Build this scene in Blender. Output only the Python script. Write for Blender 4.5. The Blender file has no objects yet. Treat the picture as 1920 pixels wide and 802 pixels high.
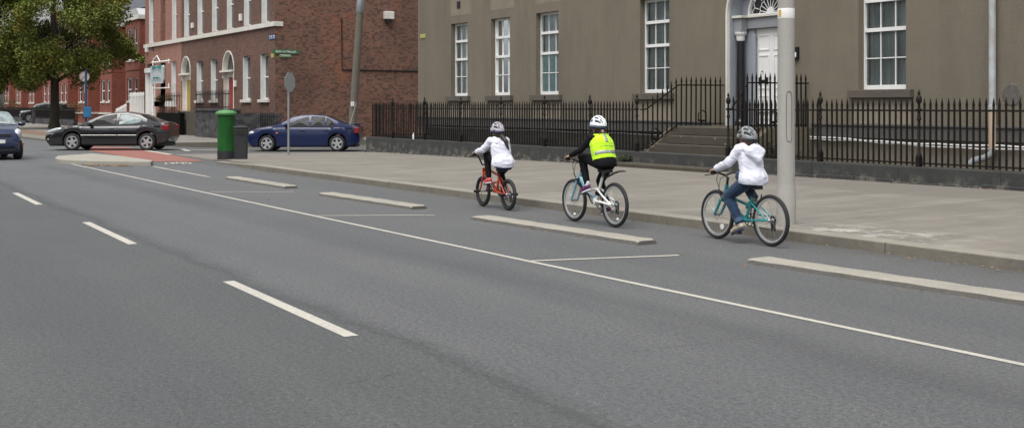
import bpy, bmesh, math, random
from mathutils import Vector, Matrix, noise
random.seed(11)
R = math.radians
sc = bpy.context.scene
COL = sc.collection

# ------------------------------------------------------------------ camera frame
FPX, HOR, EYE = 2250.0, 199.0, 1.65
TH = math.atan(1325 / FPX)
CT, ST = math.cos(TH), math.sin(TH)
def ray(px, py):
    a = (px - 960) / FPX; b = (HOR - py) / FPX
    return Vector((-CT + a * ST, ST + a * CT, b))
def G(px, py, z=0.0):
    r = ray(px, py); t = (z - EYE) / r.z
    return Vector((r.x * t, r.y * t, z))
def onY(px, py, Y):
    r = ray(px, py); t = Y / r.y
    return Vector((r.x * t, Y, EYE + r.z * t))
def onX(px, py, X):
    r = ray(px, py); t = X / r.x
    return Vector((X, r.y * t, EYE + r.z * t))
cam = bpy.data.cameras.new('camera'); cam_o = bpy.data.objects.new('camera', cam); COL.objects.link(cam_o)
cam_o.location = (0, 0, EYE); cam_o.rotation_euler = (R(90), 0, math.atan2(CT, ST))
cam.sensor_width = 36; cam.lens = FPX / 1920 * 36; cam.shift_y = -(401 - HOR) / 1920
cam.clip_end = 3000; cam.clip_start = .1
sc.camera = cam_o

# ------------------------------------------------------------------ materials
def new_mat(name):
    m = bpy.data.materials.new(name); m.use_nodes = True
    nt = m.node_tree
    return m, nt, nt.nodes['Principled BSDF']
def N(nt, typ, **kw):
    n = nt.nodes.new(typ)
    for k, v in kw.items():
        if k in n.inputs: n.inputs[k].default_value = v
        else: setattr(n, k, v)
    return n
def coords(nt, scale=(1, 1, 1)):
    tc = N(nt, 'ShaderNodeTexCoord'); mp = N(nt, 'ShaderNodeMapping')
    mp.inputs['Scale'].default_value = scale
    nt.links.new(tc.outputs['Object'], mp.inputs['Vector'])
    return mp.outputs['Vector']
def mixc(nt, fac, a, b, blend='MIX'):
    n = N(nt, 'ShaderNodeMix', data_type='RGBA', blend_type=blend)
    for sock, v in ((n.inputs[0], fac), (n.inputs[6], a), (n.inputs[7], b)):
        if isinstance(v, (float, int)): sock.default_value = v
        elif isinstance(v, tuple): sock.default_value = (*v[:3], 1)
        else: nt.links.new(v, sock)
    return n.outputs[2]
def nz(nt, vec, scale, detail=4, rough=.6, lo=.35, hi=.65):
    n = N(nt, 'ShaderNodeTexNoise', Scale=scale, Detail=detail, Roughness=rough)
    nt.links.new(vec, n.inputs['Vector'])
    r = N(nt, 'ShaderNodeMapRange'); r.inputs[1].default_value = lo; r.inputs[2].default_value = hi
    nt.links.new(n.outputs['Fac'], r.inputs[0])
    return r.outputs[0]
def mth(nt, op, a, b=0.0, c=0.0):
    n = N(nt, 'ShaderNodeMath', operation=op)
    for i, v in enumerate((a, b, c)):
        if isinstance(v, (float, int)): n.inputs[i].default_value = v
        else: nt.links.new(v, n.inputs[i])
    return n.outputs[0]
def rng(nt, v, lo, hi, a=0., b=1.):
    r = N(nt, 'ShaderNodeMapRange')
    for i, x in enumerate((lo, hi, a, b)): r.inputs[i + 1].default_value = x
    nt.links.new(v, r.inputs[0]); return r.outputs[0]
def sepxyz(nt, vec):
    s = N(nt, 'ShaderNodeSeparateXYZ'); nt.links.new(vec, s.inputs[0]); return s.outputs
def bump(nt, bs, h, strength=.3, dist=.01):
    b = N(nt, 'ShaderNodeBump', Strength=strength, Distance=dist)
    nt.links.new(h, b.inputs['Height']); nt.links.new(b.outputs[0], bs.inputs['Normal'])
def simple(name, c, rough=.6, metal=0., var=.0, vs=6., c2=None, bs_=0., bscale=40., spec=.5, coat=0., scale=(1, 1, 1)):
    m, nt, b = new_mat(name)
    b.inputs['Roughness'].default_value = rough; b.inputs['Metallic'].default_value = metal
    b.inputs['Specular IOR Level'].default_value = spec
    if coat: b.inputs['Coat Weight'].default_value = coat; b.inputs['Coat Roughness'].default_value = .06
    v = coords(nt, scale)
    if var > 0 or c2:
        c2 = c2 or tuple(x * (1 - var) for x in c)
        o = mixc(nt, nz(nt, v, vs), c, c2)
        nt.links.new(o, b.inputs['Base Color'])
    else:
        b.inputs['Base Color'].default_value = (*c, 1)
    if bs_: bump(nt, b, nz(nt, v, bscale, 3, .6, 0, 1), bs_, .01)
    return m

def brick_mat(name, c1, c2, mortar, dirt, dirt_amt=.6, dscale=.35, contrast=.6, dirt2=None):
    m, nt, b = new_mat(name)
    v = coords(nt); x, y, z = sepxyz(nt, v)
    cb = N(nt, 'ShaderNodeCombineXYZ')
    nt.links.new(mth(nt, 'ADD', x, y), cb.inputs[0]); nt.links.new(z, cb.inputs[1])
    bt = N(nt, 'ShaderNodeTexBrick', Scale=1.0)
    bt.inputs['Brick Width'].default_value = .1567; bt.inputs['Row Height'].default_value = .078
    bt.inputs['Mortar Size'].default_value = .009; bt.inputs['Mortar Smooth'].default_value = .3
    bt.inputs['Bias'].default_value = -.1
    bt.inputs['Color1'].default_value = (*c1, 1); bt.inputs['Color2'].default_value = (*c2, 1)
    bt.inputs['Mortar'].default_value = (*mortar, 1)
    nt.links.new(cb.outputs[0], bt.inputs['Vector'])
    # single dark or bright bricks
    cell = N(nt, 'ShaderNodeTexWhiteNoise', noise_dimensions='2D')
    cs = N(nt, 'ShaderNodeCombineXYZ')
    row_ = mth(nt, 'FLOOR', mth(nt, 'DIVIDE', z, .078)); sh_ = mth(nt, 'MULTIPLY', mth(nt, 'MODULO', mth(nt, 'ABSOLUTE', row_), 2.0), .5)
    nt.links.new(mth(nt, 'FLOOR', mth(nt, 'ADD', mth(nt, 'DIVIDE', mth(nt, 'ADD', x, y), .1567), mth(nt, 'MULTIPLY', sh_, 1.5))), cs.inputs[0])
    nt.links.new(mth(nt, 'FLOOR', mth(nt, 'DIVIDE', z, .078)), cs.inputs[1])
    nt.links.new(cs.outputs[0], cell.inputs['Vector'])
    dk = rng(nt, cell.outputs['Value'], .55, .92, 0, contrast)
    col = mixc(nt, dk, bt.outputs['Color'], dirt)
    big = nz(nt, v, dscale, 6, .65, .38, .68)
    col = mixc(nt, mth(nt, 'MULTIPLY', big, dirt_amt), col, dirt)
    if dirt2:
        col = mixc(nt, mth(nt, 'MULTIPLY', nz(nt, v, dscale * 2.3, 5, .7, .55, .75), .55), col, dirt2)
    nt.links.new(col, b.inputs['Base Color'])
    b.inputs['Roughness'].default_value = .9
    bump(nt, b, bt.outputs['Fac'], -.25, .01)
    return m

def asphalt_mat():
    m, nt, b = new_mat('asphalt')
    v = coords(nt); x, y, z = sepxyz(nt, v)
    wob = mth(nt, 'MULTIPLY', mth(nt, 'SUBTRACT', nz(nt, v, .5, 5, .65, .2, .8), .5), .35)
    yy = mth(nt, 'ADD', y, wob)
    yy2 = mth(nt, 'ADD', yy, mth(nt, 'MULTIPLY', mth(nt, 'SUBTRACT', nz(nt, v, 9, 4, .7, .2, .8), .5), .16))
    near = rng(nt, yy2, 3.56, 3.66, 1, 0)                 # older surfacing on the camera side of the seam
    new = mixc(nt, nz(nt, v, .7, 5, .6), (.099, .103, .106), (.118, .121, .123))
    old = mixc(nt, nz(nt, v, .6, 5, .6), (.098, .103, .104), (.115, .119, .119))
    col = mixc(nt, near, new, old)
    seam = mth(nt, 'MULTIPLY', rng(nt, yy2, 3.50, 3.58, 0, 1), rng(nt, yy2, 3.62, 3.84, 1, 0))
    col = mixc(nt, mth(nt, 'MULTIPLY', seam, .8), col, (.06, .062, .064))
    # wheel tracks polished by traffic and oil line between them
    t1 = mth(nt, 'MULTIPLY', rng(nt, yy, 5.3, 5.7, 0, 1), rng(nt, yy, 5.9, 6.3, 1, 0))
    
    bay = rng(nt, yy, 6.6, 6.8, 0, 1)
    col = mixc(nt, mth(nt, 'MULTIPLY', bay, mth(nt, 'MULTIPLY', nz(nt, v, .9, 6, .7, .4, .7), .5)), col, (.135, .137, .135))
    st = N(nt, 'ShaderNodeMapping'); st.inputs['Scale'].default_value = (.12, 1.6, 1)
    nt.links.new(v, st.inputs['Vector'])
    col = mixc(nt, mth(nt, 'MULTIPLY', nz(nt, st.outputs[0], 1.0, 5, .6, .45, .75), .45), col, (.078, .080, .084))
    # cracks
    vor = N(nt, 'ShaderNodeTexVoronoi', feature='DISTANCE_TO_EDGE', Scale=.22)
    wv = N(nt, 'ShaderNodeTexNoise', Scale=2.2, Detail=6.0)
    nt.links.new(v, wv.inputs['Vector'])
    ad = N(nt, 'ShaderNodeVectorMath', operation='MULTIPLY_ADD')
    nt.links.new(wv.outputs['Color'], ad.inputs[0]); ad.inputs[1].default_value = (.5, .5, 0); nt.links.new(v, ad.inputs[2])
    nt.links.new(ad.outputs[0], vor.inputs['Vector'])
    crack = mth(nt, 'MULTIPLY', rng(nt, vor.outputs['Distance'], 0, .0035, 1, 0), nz(nt, v, .35, 3, .5, .46, .56))
    col = mixc(nt, mth(nt, 'MULTIPLY', crack, .65), col, (.04, .04, .042))
    # aggregate
    ag = nz(nt, v, 85, 3, .8, .36, .64)
    col = mixc(nt, .70, col, mixc(nt, ag, (.003, .004, .005), (.192, .197, .197)))
    ag2 = nz(nt, v, 26, 5, .85, .36, .64)
    col = mixc(nt, .46, col, mixc(nt, ag2, (.008, .010, .011), (.190, .194, .194)))
    vs = N(nt, 'ShaderNodeTexVoronoi', Scale=55.0); nt.links.new(v, vs.inputs['Vector'])
    wn = sepxyz(nt, vs.outputs['Color'])[0]
    spk = mth(nt, 'MULTIPLY', rng(nt, vs.outputs['Distance'], .12, .28, 1, 0), rng(nt, wn, .93, .95, 0, 1))
    col = mixc(nt, mth(nt, 'MULTIPLY', spk, .8), col, (.46, .45, .42))
    # broad tone: older surface, wheel tracks, oil line and weathered streaks, multiplied over the aggregate
    one = (1, 1, 1)
    col = mixc(nt, mth(nt, 'MULTIPLY', near, 1.0), col, (.77, .785, .775), 'MULTIPLY')
    col = mixc(nt, mth(nt, 'MULTIPLY', seam, .9), col, (.74, .75, .75), 'MULTIPLY')
    col = mixc(nt, mth(nt, 'MULTIPLY', t1, nz(nt, st.outputs[0], .7, 4, .6, .25, .6)), col, (.80, .80, .81), 'MULTIPLY')
    t2 = mth(nt, 'MULTIPLY', rng(nt, yy, 1.2, 1.7, 0, 1), rng(nt, yy, 1.9, 2.5, 1, 0))
    col = mixc(nt, t2, col, (.88, .89, .90), 'MULTIPLY')
    col = mixc(nt, mth(nt, 'MULTIPLY', nz(nt, st.outputs[0], .55, 6, .65, .42, .62), 1.0), col, (.88, .89, .90), 'MULTIPLY')
    col = mixc(nt, nz(nt, v, .28, 5, .6, .5, .66), col, (1.09, 1.09, 1.08), 'MULTIPLY')
    gut = rng(nt, y, 9.6, 10.25, 0, 1)
    col = mixc(nt, mth(nt, 'MULTIPLY', gut, nz(nt, v, 2.0, 6, .7, .35, .65)), col, (.80, .77, .70), 'MULTIPLY')
    nt.links.new(col, b.inputs['Base Color'])
    b.inputs['Roughness'].default_value = .66; b.inputs['Specular IOR Level'].default_value = .5
    bump(nt, b, mth(nt, 'ADD', ag, ag2), .5, .006)
    return m

def pavement_mat():
    m, nt, b = new_mat('pavement_concrete')
    v = coords(nt); x, y, z = sepxyz(nt, v)
    col = mixc(nt, nz(nt, v, .45, 6, .68, .3, .7), (.190, .178, .153), (.122, .113, .098))
    st = N(nt, 'ShaderNodeMapping'); st.inputs['Scale'].default_value = (1.7, .26, 1); st.inputs['Rotation'].default_value = (0, 0, R(-6))
    nt.links.new(v, st.inputs['Vector'])
    col = mixc(nt, mth(nt, 'MULTIPLY', nz(nt, st.outputs[0], 1.1, 6, .7, .46, .72), .8), col, (.285, .265, .225))
    col = mixc(nt, mth(nt, 'MULTIPLY', nz(nt, v, .9, 6, .75, .48, .70), .7), col, (.118, .105, .085))
    wob = mth(nt, 'MULTIPLY', mth(nt, 'SUBTRACT', nz(nt, v, .7, 5, .65, .2, .8), .5), .6)
    back = mth(nt, 'MULTIPLY', rng(nt, mth(nt, 'ADD', y, wob), 15.6, 15.9, 0, 1), rng(nt, x, -19.4, -19.0, 0, 1))
    col = mixc(nt, mth(nt, 'MULTIPLY', back, .75), col, (.115, .105, .09))
    back2 = rng(nt, mth(nt, 'ADD', y, wob), 16.7, 17.6, 0, .6)
    col = mixc(nt, back2, col, (.135, .124, .105))
    edge = mth(nt, 'MULTIPLY', rng(nt, mth(nt, 'ADD', y, wob), 10.7, 11.3, 1, 0), nz(nt, v, 1.6, 5, .7, .45, .7))
    col = mixc(nt, mth(nt, 'MULTIPLY', edge, .5), col, (.13, .125, .105))
    lf = nz(nt, v, 3.0, 8, .8, .50, .58)
    lz = mth(nt, 'MULTIPLY', mth(nt, 'MULTIPLY', rng(nt, x, -11.9, -10.6, 0, 1), rng(nt, x, -9.6, -8.6, 1, 0)), rng(nt, y, 11.3, 12.0, 1, 0))
    col = mixc(nt, mth(nt, 'MULTIPLY', mth(nt, 'MULTIPLY', lf, lz), .9), col, (.52, .50, .46))
    # slab joints
    fr = mth(nt, 'FRACT', mth(nt, 'DIVIDE', mth(nt, 'ADD', x, mth(nt, 'MULTIPLY', y, .06)), 4.6))
    j = rng(nt, mth(nt, 'ABSOLUTE', mth(nt, 'SUBTRACT', fr, .5)), .0035, .006, 1, 0)
    col = mixc(nt, mth(nt, 'MULTIPLY', j, .6), col, (.36, .345, .31))
    g = nz(nt, v, 60, 4, .75, .2, .8)
    col = mixc(nt, .35, col, mixc(nt, g, (.07, .062, .05), (.29, .272, .235)))
    nt.links.new(col, b.inputs['Base Color']); b.inputs['Roughness'].default_value = .9
    bump(nt, b, g, .35, .006)
    return m

def render_mat():
    m, nt, b = new_mat('grey_brown_render')
    v = coords(nt)
    c = mixc(nt, nz(nt, v, .35, 7, .7, .3, .7), (.208, .182, .137), (.157, .138, .105))
    st = N(nt, 'ShaderNodeMapping'); st.inputs['Scale'].default_value = (2.2, 2.2, .35)
    nt.links.new(v, st.inputs['Vector'])
    c = mixc(nt, mth(nt, 'MULTIPLY', nz(nt, st.outputs[0], .8, 6, .7, .5, .8), .5), c, (.20, .175, .14))
    c = mixc(nt, mth(nt, 'MULTIPLY', nz(nt, v, 1.3, 7, .75, .6, .78), .35), c, (.235, .205, .165))
    g = nz(nt, v, 34, 4, .8, .2, .8)
    c = mixc(nt, .3, c, mixc(nt, g, (.09, .078, .06), (.225, .196, .156)))
    s2 = N(nt, 'ShaderNodeMapping'); s2.inputs['Scale'].default_value = (1.3, 1.3, .22); nt.links.new(v, s2.inputs['Vector'])
    c = mixc(nt, mth(nt, 'MULTIPLY', nz(nt, s2.outputs[0], .9, 7, .75, .45, .75), .45), c, (.105, .09, .07))
    zz_ = sepxyz(nt, v)[2]
    low_tone = mth(nt, 'MULTIPLY', rng(nt, zz_, -1.0 , 2.3, 1, 0), nz(nt, v, .8, 6, .7, .35, .65))  # darker in patches towards the foot of the wall
    c = mixc(nt, mth(nt, 'MULTIPLY', low_tone, .5), c, (.10, .088, .066))
    nt.links.new(c, b.inputs['Base Color']); b.inputs['Roughness'].default_value = .95
    b.inputs['Specular IOR Level'].default_value = .2
    bump(nt, b, g, .5, .012)
    return m

def stone_mat(name, c1, c2, c3, sc1=1.2, peel=None):
    m, nt, b = new_mat(name)
    v = coords(nt)
    c = mixc(nt, nz(nt, v, sc1, 6, .7, .3, .7), c1, c2)
    c = mixc(nt, mth(nt, 'MULTIPLY', nz(nt, v, sc1 * 5, 6, .75, .5, .75), .6), c, c3)
    if peel:
        z = sepxyz(nt, v)[2]
        low = rng(nt, z, .05, peel[1], 1, 0)
        c = mixc(nt, mth(nt, 'MULTIPLY', low, nz(nt, v, 3.2, 6, .75, .5, .62)), c, peel[0])
    g = nz(nt, v, 50, 4, .7, .2, .8)
    c = mixc(nt, .2, c, mixc(nt, g, tuple(q * .5 for q in c1), tuple(min(1, q * 1.5) for q in c1)))
    nt.links.new(c, b.inputs['Base Color']); b.inputs['Roughness'].default_value = .85
    bump(nt, b, g, .4, .008)
    return m

def paint_line_mat():
    m, nt, b = new_mat('road_paint')
    v = coords(nt)
    wear = nz(nt, v, 30, 7, .85, .46, .74)
    c = mixc(nt, mth(nt, 'MULTIPLY', wear, .75), (.47, .45, .39), (.17, .17, .165))
    c = mixc(nt, mth(nt, 'MULTIPLY', nz(nt, v, 2.5, 4, .7, .45, .7), .35), c, (.25, .245, .225))
    nt.links.new(c, b.inputs['Base Color']); b.inputs['Roughness'].default_value = .7
    return m

def glass_mat(name='window_glass', tint=(.9, .95, .95), gl=1.0):
    m, nt, b = new_mat(name)
    out = [n for n in nt.nodes if n.type == 'OUTPUT_MATERIAL'][0]
    tr = N(nt, 'ShaderNodeBsdfTransparent'); tr.inputs[0].default_value = (*tint, 1)
    gs = N(nt, 'ShaderNodeBsdfGlossy', Roughness=.03)
    gs.inputs['Color'].default_value = (.9 * gl, .95 * gl, 1 * gl, 1)
    fr = N(nt, 'ShaderNodeFresnel', IOR=1.6)
    v = coords(nt)
    bn = N(nt, 'ShaderNodeBump', Strength=.06, Distance=.05)
    nt.links.new(nz(nt, v, 1.3, 2, .5, 0, 1), bn.inputs['Height']); nt.links.new(bn.outputs[0], gs.inputs['Normal'])
    mx = N(nt, 'ShaderNodeMixShader'); nt.links.new(fr.outputs[0], mx.inputs[0])
    nt.links.new(tr.outputs[0], mx.inputs[1]); nt.links.new(gs.outputs[0], mx.inputs[2])
    nt.links.new(mx.outputs[0], out.inputs[0]); nt.nodes.remove(b)
    return m

def foliage_mat(name, greens, autumn, amt=.5):
    m, nt, b = new_mat(name)
    v = coords(nt)
    c = mixc(nt, nz(nt, v, .9, 3, .6, .3, .7), greens[0], greens[1])
    c = mixc(nt, mth(nt, 'MULTIPLY', nz(nt, v, .42, 3, .6, .5, .62), amt), c, autumn)
    g = N(nt, 'ShaderNodeNewGeometry')
    c = mixc(nt, mth(nt, 'MULTIPLY', g.outputs['Random Per Island'], .5), c, greens[2])
    nt.links.new(c, b.inputs['Base Color']); b.inputs['Roughness'].default_value = .6
    b.inputs['Specular IOR Level'].default_value = .2
    return m

def cloth_mat(name, c, var=.12, rough=.9, sheen=.2, bmp=.35):
    m, nt, b = new_mat(name)
    v = coords(nt)
    o = mixc(nt, nz(nt, v, 9, 4, .6), c, tuple(x * (1 - var) for x in c))
    nt.links.new(o, b.inputs['Base Color']); b.inputs['Roughness'].default_value = rough
    b.inputs['Sheen Weight'].default_value = sheen; b.inputs['Specular IOR Level'].default_value = .2
    mp = N(nt, 'ShaderNodeMapping'); mp.inputs['Scale'].default_value = (1, .8, 1.9); mp.inputs['Rotation'].default_value = (0, R(28), 0); nt.links.new(v, mp.inputs['Vector'])
    bump(nt, b, nz(nt, mp.outputs[0], 15, 4, .55, 0, 1), bmp, .018)
    return m

M = {}
M['asphalt'] = asphalt_mat(); M['pave'] = pavement_mat(); M['render'] = render_mat()
M['line'] = paint_line_mat()
M['red_lane'] = stone_mat('red_lane_surface', (.255, .100, .078), (.205, .088, .070), (.28, .13, .105), 1.0)
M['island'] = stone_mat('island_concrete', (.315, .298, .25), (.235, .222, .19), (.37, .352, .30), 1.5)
M['kerb'] = stone_mat('kerb_stone', (.165, .152, .122), (.105, .098, .078), (.23, .215, .18), 1.3)
M['islandside'] = stone_mat('grimy_divider_side', (.135, .128, .115), (.09, .086, .078), (.19, .18, .16), 2.5)  # same concrete darkened; the side's shade is put into the colour
M['kerbtop'] = stone_mat('kerb_top', (.25, .232, .195), (.18, .166, .14), (.33, .31, .275), 1.6)
M['plinth'] = stone_mat('dark_painted_plinth', (.028, .03, .03), (.048, .05, .046), (.075, .076, .068), 1.5, peel=((.25, .235, .19), .42))
M['step'] = stone_mat('worn_step_stone', (.062, .053, .037), (.040, .034, .025), (.105, .09, .065), 2.0)
def droppings(m):
    nt = m.node_tree; b = nt.nodes['Principled BSDF']; v = coords(nt)
    vo = N(nt, 'ShaderNodeTexVoronoi', Scale=7.0); nt.links.new(v, vo.inputs['Vector'])
    on = rng(nt, sepxyz(nt, vo.outputs['Color'])[1], .86, .88, 0, 1)
    src = b.inputs['Base Color'].links[0].from_socket
    col = mixc(nt, mth(nt, 'MULTIPLY', on, rng(nt, vo.outputs['Distance'], .10, .16, 1, 0)), src, (.55, .54, .48))
    nt.links.new(col, b.inputs['Base Color'])
droppings(M['step'])
M['cheek'] = stone_mat('stained_cheek_render', (.135, .115, .08), (.09, .077, .055), (.19, .165, .12), 1.5)
M['sill'] = stone_mat('sill_stone', (.105, .09, .07), (.07, .06, .05), (.15, .135, .11), 3.0)
M['apron'] = stone_mat('pale_render_patch', (.26, .225, .17), (.19, .165, .125), (.3, .27, .21), 2.0)
M['band'] = stone_mat('dark_base_course', (.085, .083, .076), (.06, .058, .053), (.12, .115, .10), 1.4)
M['iron'] = simple('black_painted_iron', (.006, .006, .006), .6, 0, c2=(.014, .010, .008), vs=9, spec=.25)
M['white'] = simple('white_paint', (.78, .78, .76), .45, var=.08, vs=3)
M['offwhite'] = simple('aged_white_paint', (.66, .64, .58), .6, var=.15, vs=2)
M['surround'] = simple('blue_grey_paint', (.30, .325, .36), .5, var=.12, vs=2)
M['surround_d'] = simple('blue_grey_frieze', (.255, .265, .28), .5, var=.12, vs=2)
M['black'] = simple('black_gloss', (.012, .012, .014), .3, var=.2)
M['glass'] = glass_mat(); M['curtain'] = simple('net_curtain', (.80, .83, .81), .9, var=.22, vs=3.0, scale=(7, 7, .4))
M['greycurtain'] = simple('grey_voile', (.56, .585, .565), .9, var=.3, vs=1.2, scale=(1.5, 1.5, .9))  # grey reflections of two panes put into a sheet's colour
M['frost'] = simple('frosted_film', (.60, .76, .74), .6, var=.12, vs=2)
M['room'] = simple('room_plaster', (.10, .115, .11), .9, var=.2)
M['dglass'] = simple('dark_window_glass', (.03, .035, .038), .06, var=.5, vs=1.5, spec=.8)
M['brick_f'] = brick_mat('brown_facade_brick', (.175, .076, .046), (.125, .058, .040), (.135, .105, .084), (.05, .035, .029), .5)
M['brick_g'] = brick_mat('red_brown_gable_brick', (.235, .096, .056), (.150, .068, .046), (.165, .132, .106), (.040, .028, .024), .5, .3, .7, (.33, .108, .05))
M['brick_l'] = brick_mat('pink_brick', (.33, .135, .092), (.27, .11, .08), (.3, .24, .2), (.18, .08, .06), .4)
M['brick_r'] = brick_mat('red_terrace_brick', (.26, .062, .034), (.20, .05, .03), (.22, .11, .08), (.12, .035, .025), .4)
M['slate'] = simple('roof_slate', (.07, .075, .085), .7, var=.3, vs=2)
M['rubble'] = stone_mat('rubble_stone', (.045, .046, .052), (.022, .023, .026), (.11, .11, .115), 2.4)
def rubble_mat():
    m, nt, b = new_mat('rubble_stone'); v = coords(nt)
    mp = N(nt, 'ShaderNodeMapping'); mp.inputs['Scale'].default_value = (2.6, 2.6, 4.2); nt.links.new(v, mp.inputs['Vector'])
    vo = N(nt, 'ShaderNodeTexVoronoi', Scale=1.0); nt.links.new(mp.outputs[0], vo.inputs['Vector'])
    ve = N(nt, 'ShaderNodeTexVoronoi', feature='DISTANCE_TO_EDGE', Scale=1.0); nt.links.new(mp.outputs[0], ve.inputs['Vector'])
    c = mixc(nt, sepxyz(nt, vo.outputs['Color'])[0], (.022, .023, .028), (.10, .10, .105))
    c = mixc(nt, mth(nt, 'MULTIPLY', nz(nt, v, 6, 5, .7), .5), c, (.05, .05, .055))
    c = mixc(nt, rng(nt, ve.outputs['Distance'], .02, .08, .8, 0), c, (.085, .083, .08))
    nt.links.new(c, b.inputs['Base Color']); b.inputs['Roughness'].default_value = .9; b.inputs['Specular IOR Level'].default_value = .2
    bump(nt, b, ve.outputs['Distance'], .5, .02); return m
M['rubble'] = rubble_mat()
M['concrete'] = stone_mat('lamp_post_concrete', (.365, .352, .325), (.32, .305, .285), (.40, .385, .36), .8)
M['oldconc'] = stone_mat('weathered_pole', (.135, .12, .095), (.10, .09, .072), (.17, .15, .12), 1.0)
M['galv'] = simple('galvanised_steel', (.36, .38, .39), .45, .55, var=.15)
M['alu'] = simple('sign_back_aluminium', (.40, .43, .44), .5, .3, var=.1)
M['green'] = simple('post_box_green', (.014, .105, .020), .5, var=.3, vs=2.5, spec=.3)
M['greencap'] = simple('post_box_cap_green', (.085, .25, .085), .45, var=.2, vs=4)
M['bin'] = simple('charcoal_plastic', (.022, .023, .026), .55, var=.3, vs=5)
M['tyre'] = simple('tyre_rubber', (.02, .02, .021), .8, var=.3)
M['alloy'] = simple('alloy_rim', (.60, .61, .62), .3, .6, var=.1)
M['dark'] = simple('dark_plastic', (.012, .012, .013), .6)
M['headlamp'] = simple('headlamp_lens', (.62, .66, .68), .12, .25, var=.25, vs=9, spec=.8)
M['tail'] = simple('tail_lamp_red', (.24, .012, .016), .3, var=.3, vs=9)
M['amber'] = simple('amber_lens', (.7, .22, .03), .25)
M['plate'] = simple('number_plate', (.75, .76, .74), .5)
M['chrome'] = simple('bright_trim', (.50, .50, .48), .35, .5)
M['carglass'] = simple('tinted_car_glass', (.012, .015, .015), .12, var=.4, vs=2, spec=.3)
M['carglass_l'] = simple('pale_car_glass', (.22, .30, .30), .12, c2=(.10, .14, .14), vs=4, spec=.8)
M['screenglass'] = simple('windscreen_glass', (.30, .35, .35), .1, c2=(.12, .15, .15), vs=3, spec=.9)
M['carblack'] = simple('charcoal_car_paint', (.017, .018, .020), .22, .3, var=.2, coat=1)
M['carblue'] = simple('blue_car_paint', (.007, .016, .068), .28, .1, var=.2, coat=.4, spec=.35)
M['carnavy'] = simple('navy_car_paint', (.010, .022, .075), .25, .3, var=.2, coat=1)
M['cargreen'] = simple('dark_green_car_paint', (.013, .018, .017), .3, .2, var=.2, coat=.6)
M['bark'] = stone_mat('tree_bark', (.045, .036, .025), (.028, .023, .017), (.07, .06, .045), 3)
M['leaf'] = foliage_mat('lime_leaves', ((.135, .175, .034), (.085, .130, .025), (.21, .195, .045)), (.24, .15, .03), .38)
M['shrub'] = foliage_mat('shrub_leaves', ((.045, .075, .02), (.03, .055, .015), (.07, .09, .03)), (.10, .09, .03), .3)
M['litter'] = foliage_mat('dry_leaves', ((.26, .14, .06), (.19, .10, .05), (.34, .24, .12)), (.24, .10, .035), .5)
M['skin'] = simple('skin', (.52, .30, .22), .55, var=.12, vs=12)
M['bluesign'] = simple('blue_sign', (.03, .20, .42), .5, var=.1)
M['navyplate'] = simple('street_name_blue', (.02, .05, .16), .5)
M['greensign'] = simple('green_sign', (.055, .135, .06), .5, var=.15)
M['greensign_l'] = simple('pale_green_sign', (.15, .25, .13), .6, var=.15)
M['yellowsign'] = simple('yellow_green_plate', (.36, .38, .11), .6, var=.15)
M['yellow'] = simple('yellow_sticker', (.6, .36, .04), .6)
M['bluepole'] = simple('blue_pole_paint', (.05, .11, .26), .5, var=.15)
M['reddoor'] = simple('red_door_paint', (.30, .022, .02), .4, var=.15)
M['yellowdoor'] = simple('yellow_door_paint', (.38, .28, .05), .4, var=.15)
M['rust'] = stone_mat('rusty_pipe_paint', (.46, .42, .33), (.36, .15, .06), (.40, .36, .3), 1.6)
M['pipe'] = simple('pipe_paint', (.44, .47, .50), .5, c2=(.33, .33, .31), vs=3)
M['pipe_dull'] = simple('dull_pipe_shoe', (.24, .25, .26), .7, var=.35, vs=6)
M['teal'] = simple('teal_paint', (.02, .20, .18), .5)
M['signboard'] = simple('pale_sign_board', (.42, .46, .47), .6, var=.1, vs=4)
M['ground'] = stone_mat('rough_ground', (.13, .12, .10), (.10, .095, .08), (.16, .15, .12), .4)
M['areafloor'] = stone_mat('dark_mossy_ground', (.05, .052, .04), (.035, .04, .03), (.08, .075, .055), 1.5)
M['grille'] = simple('soot_black', (.01, .01, .01), .8)

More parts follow.
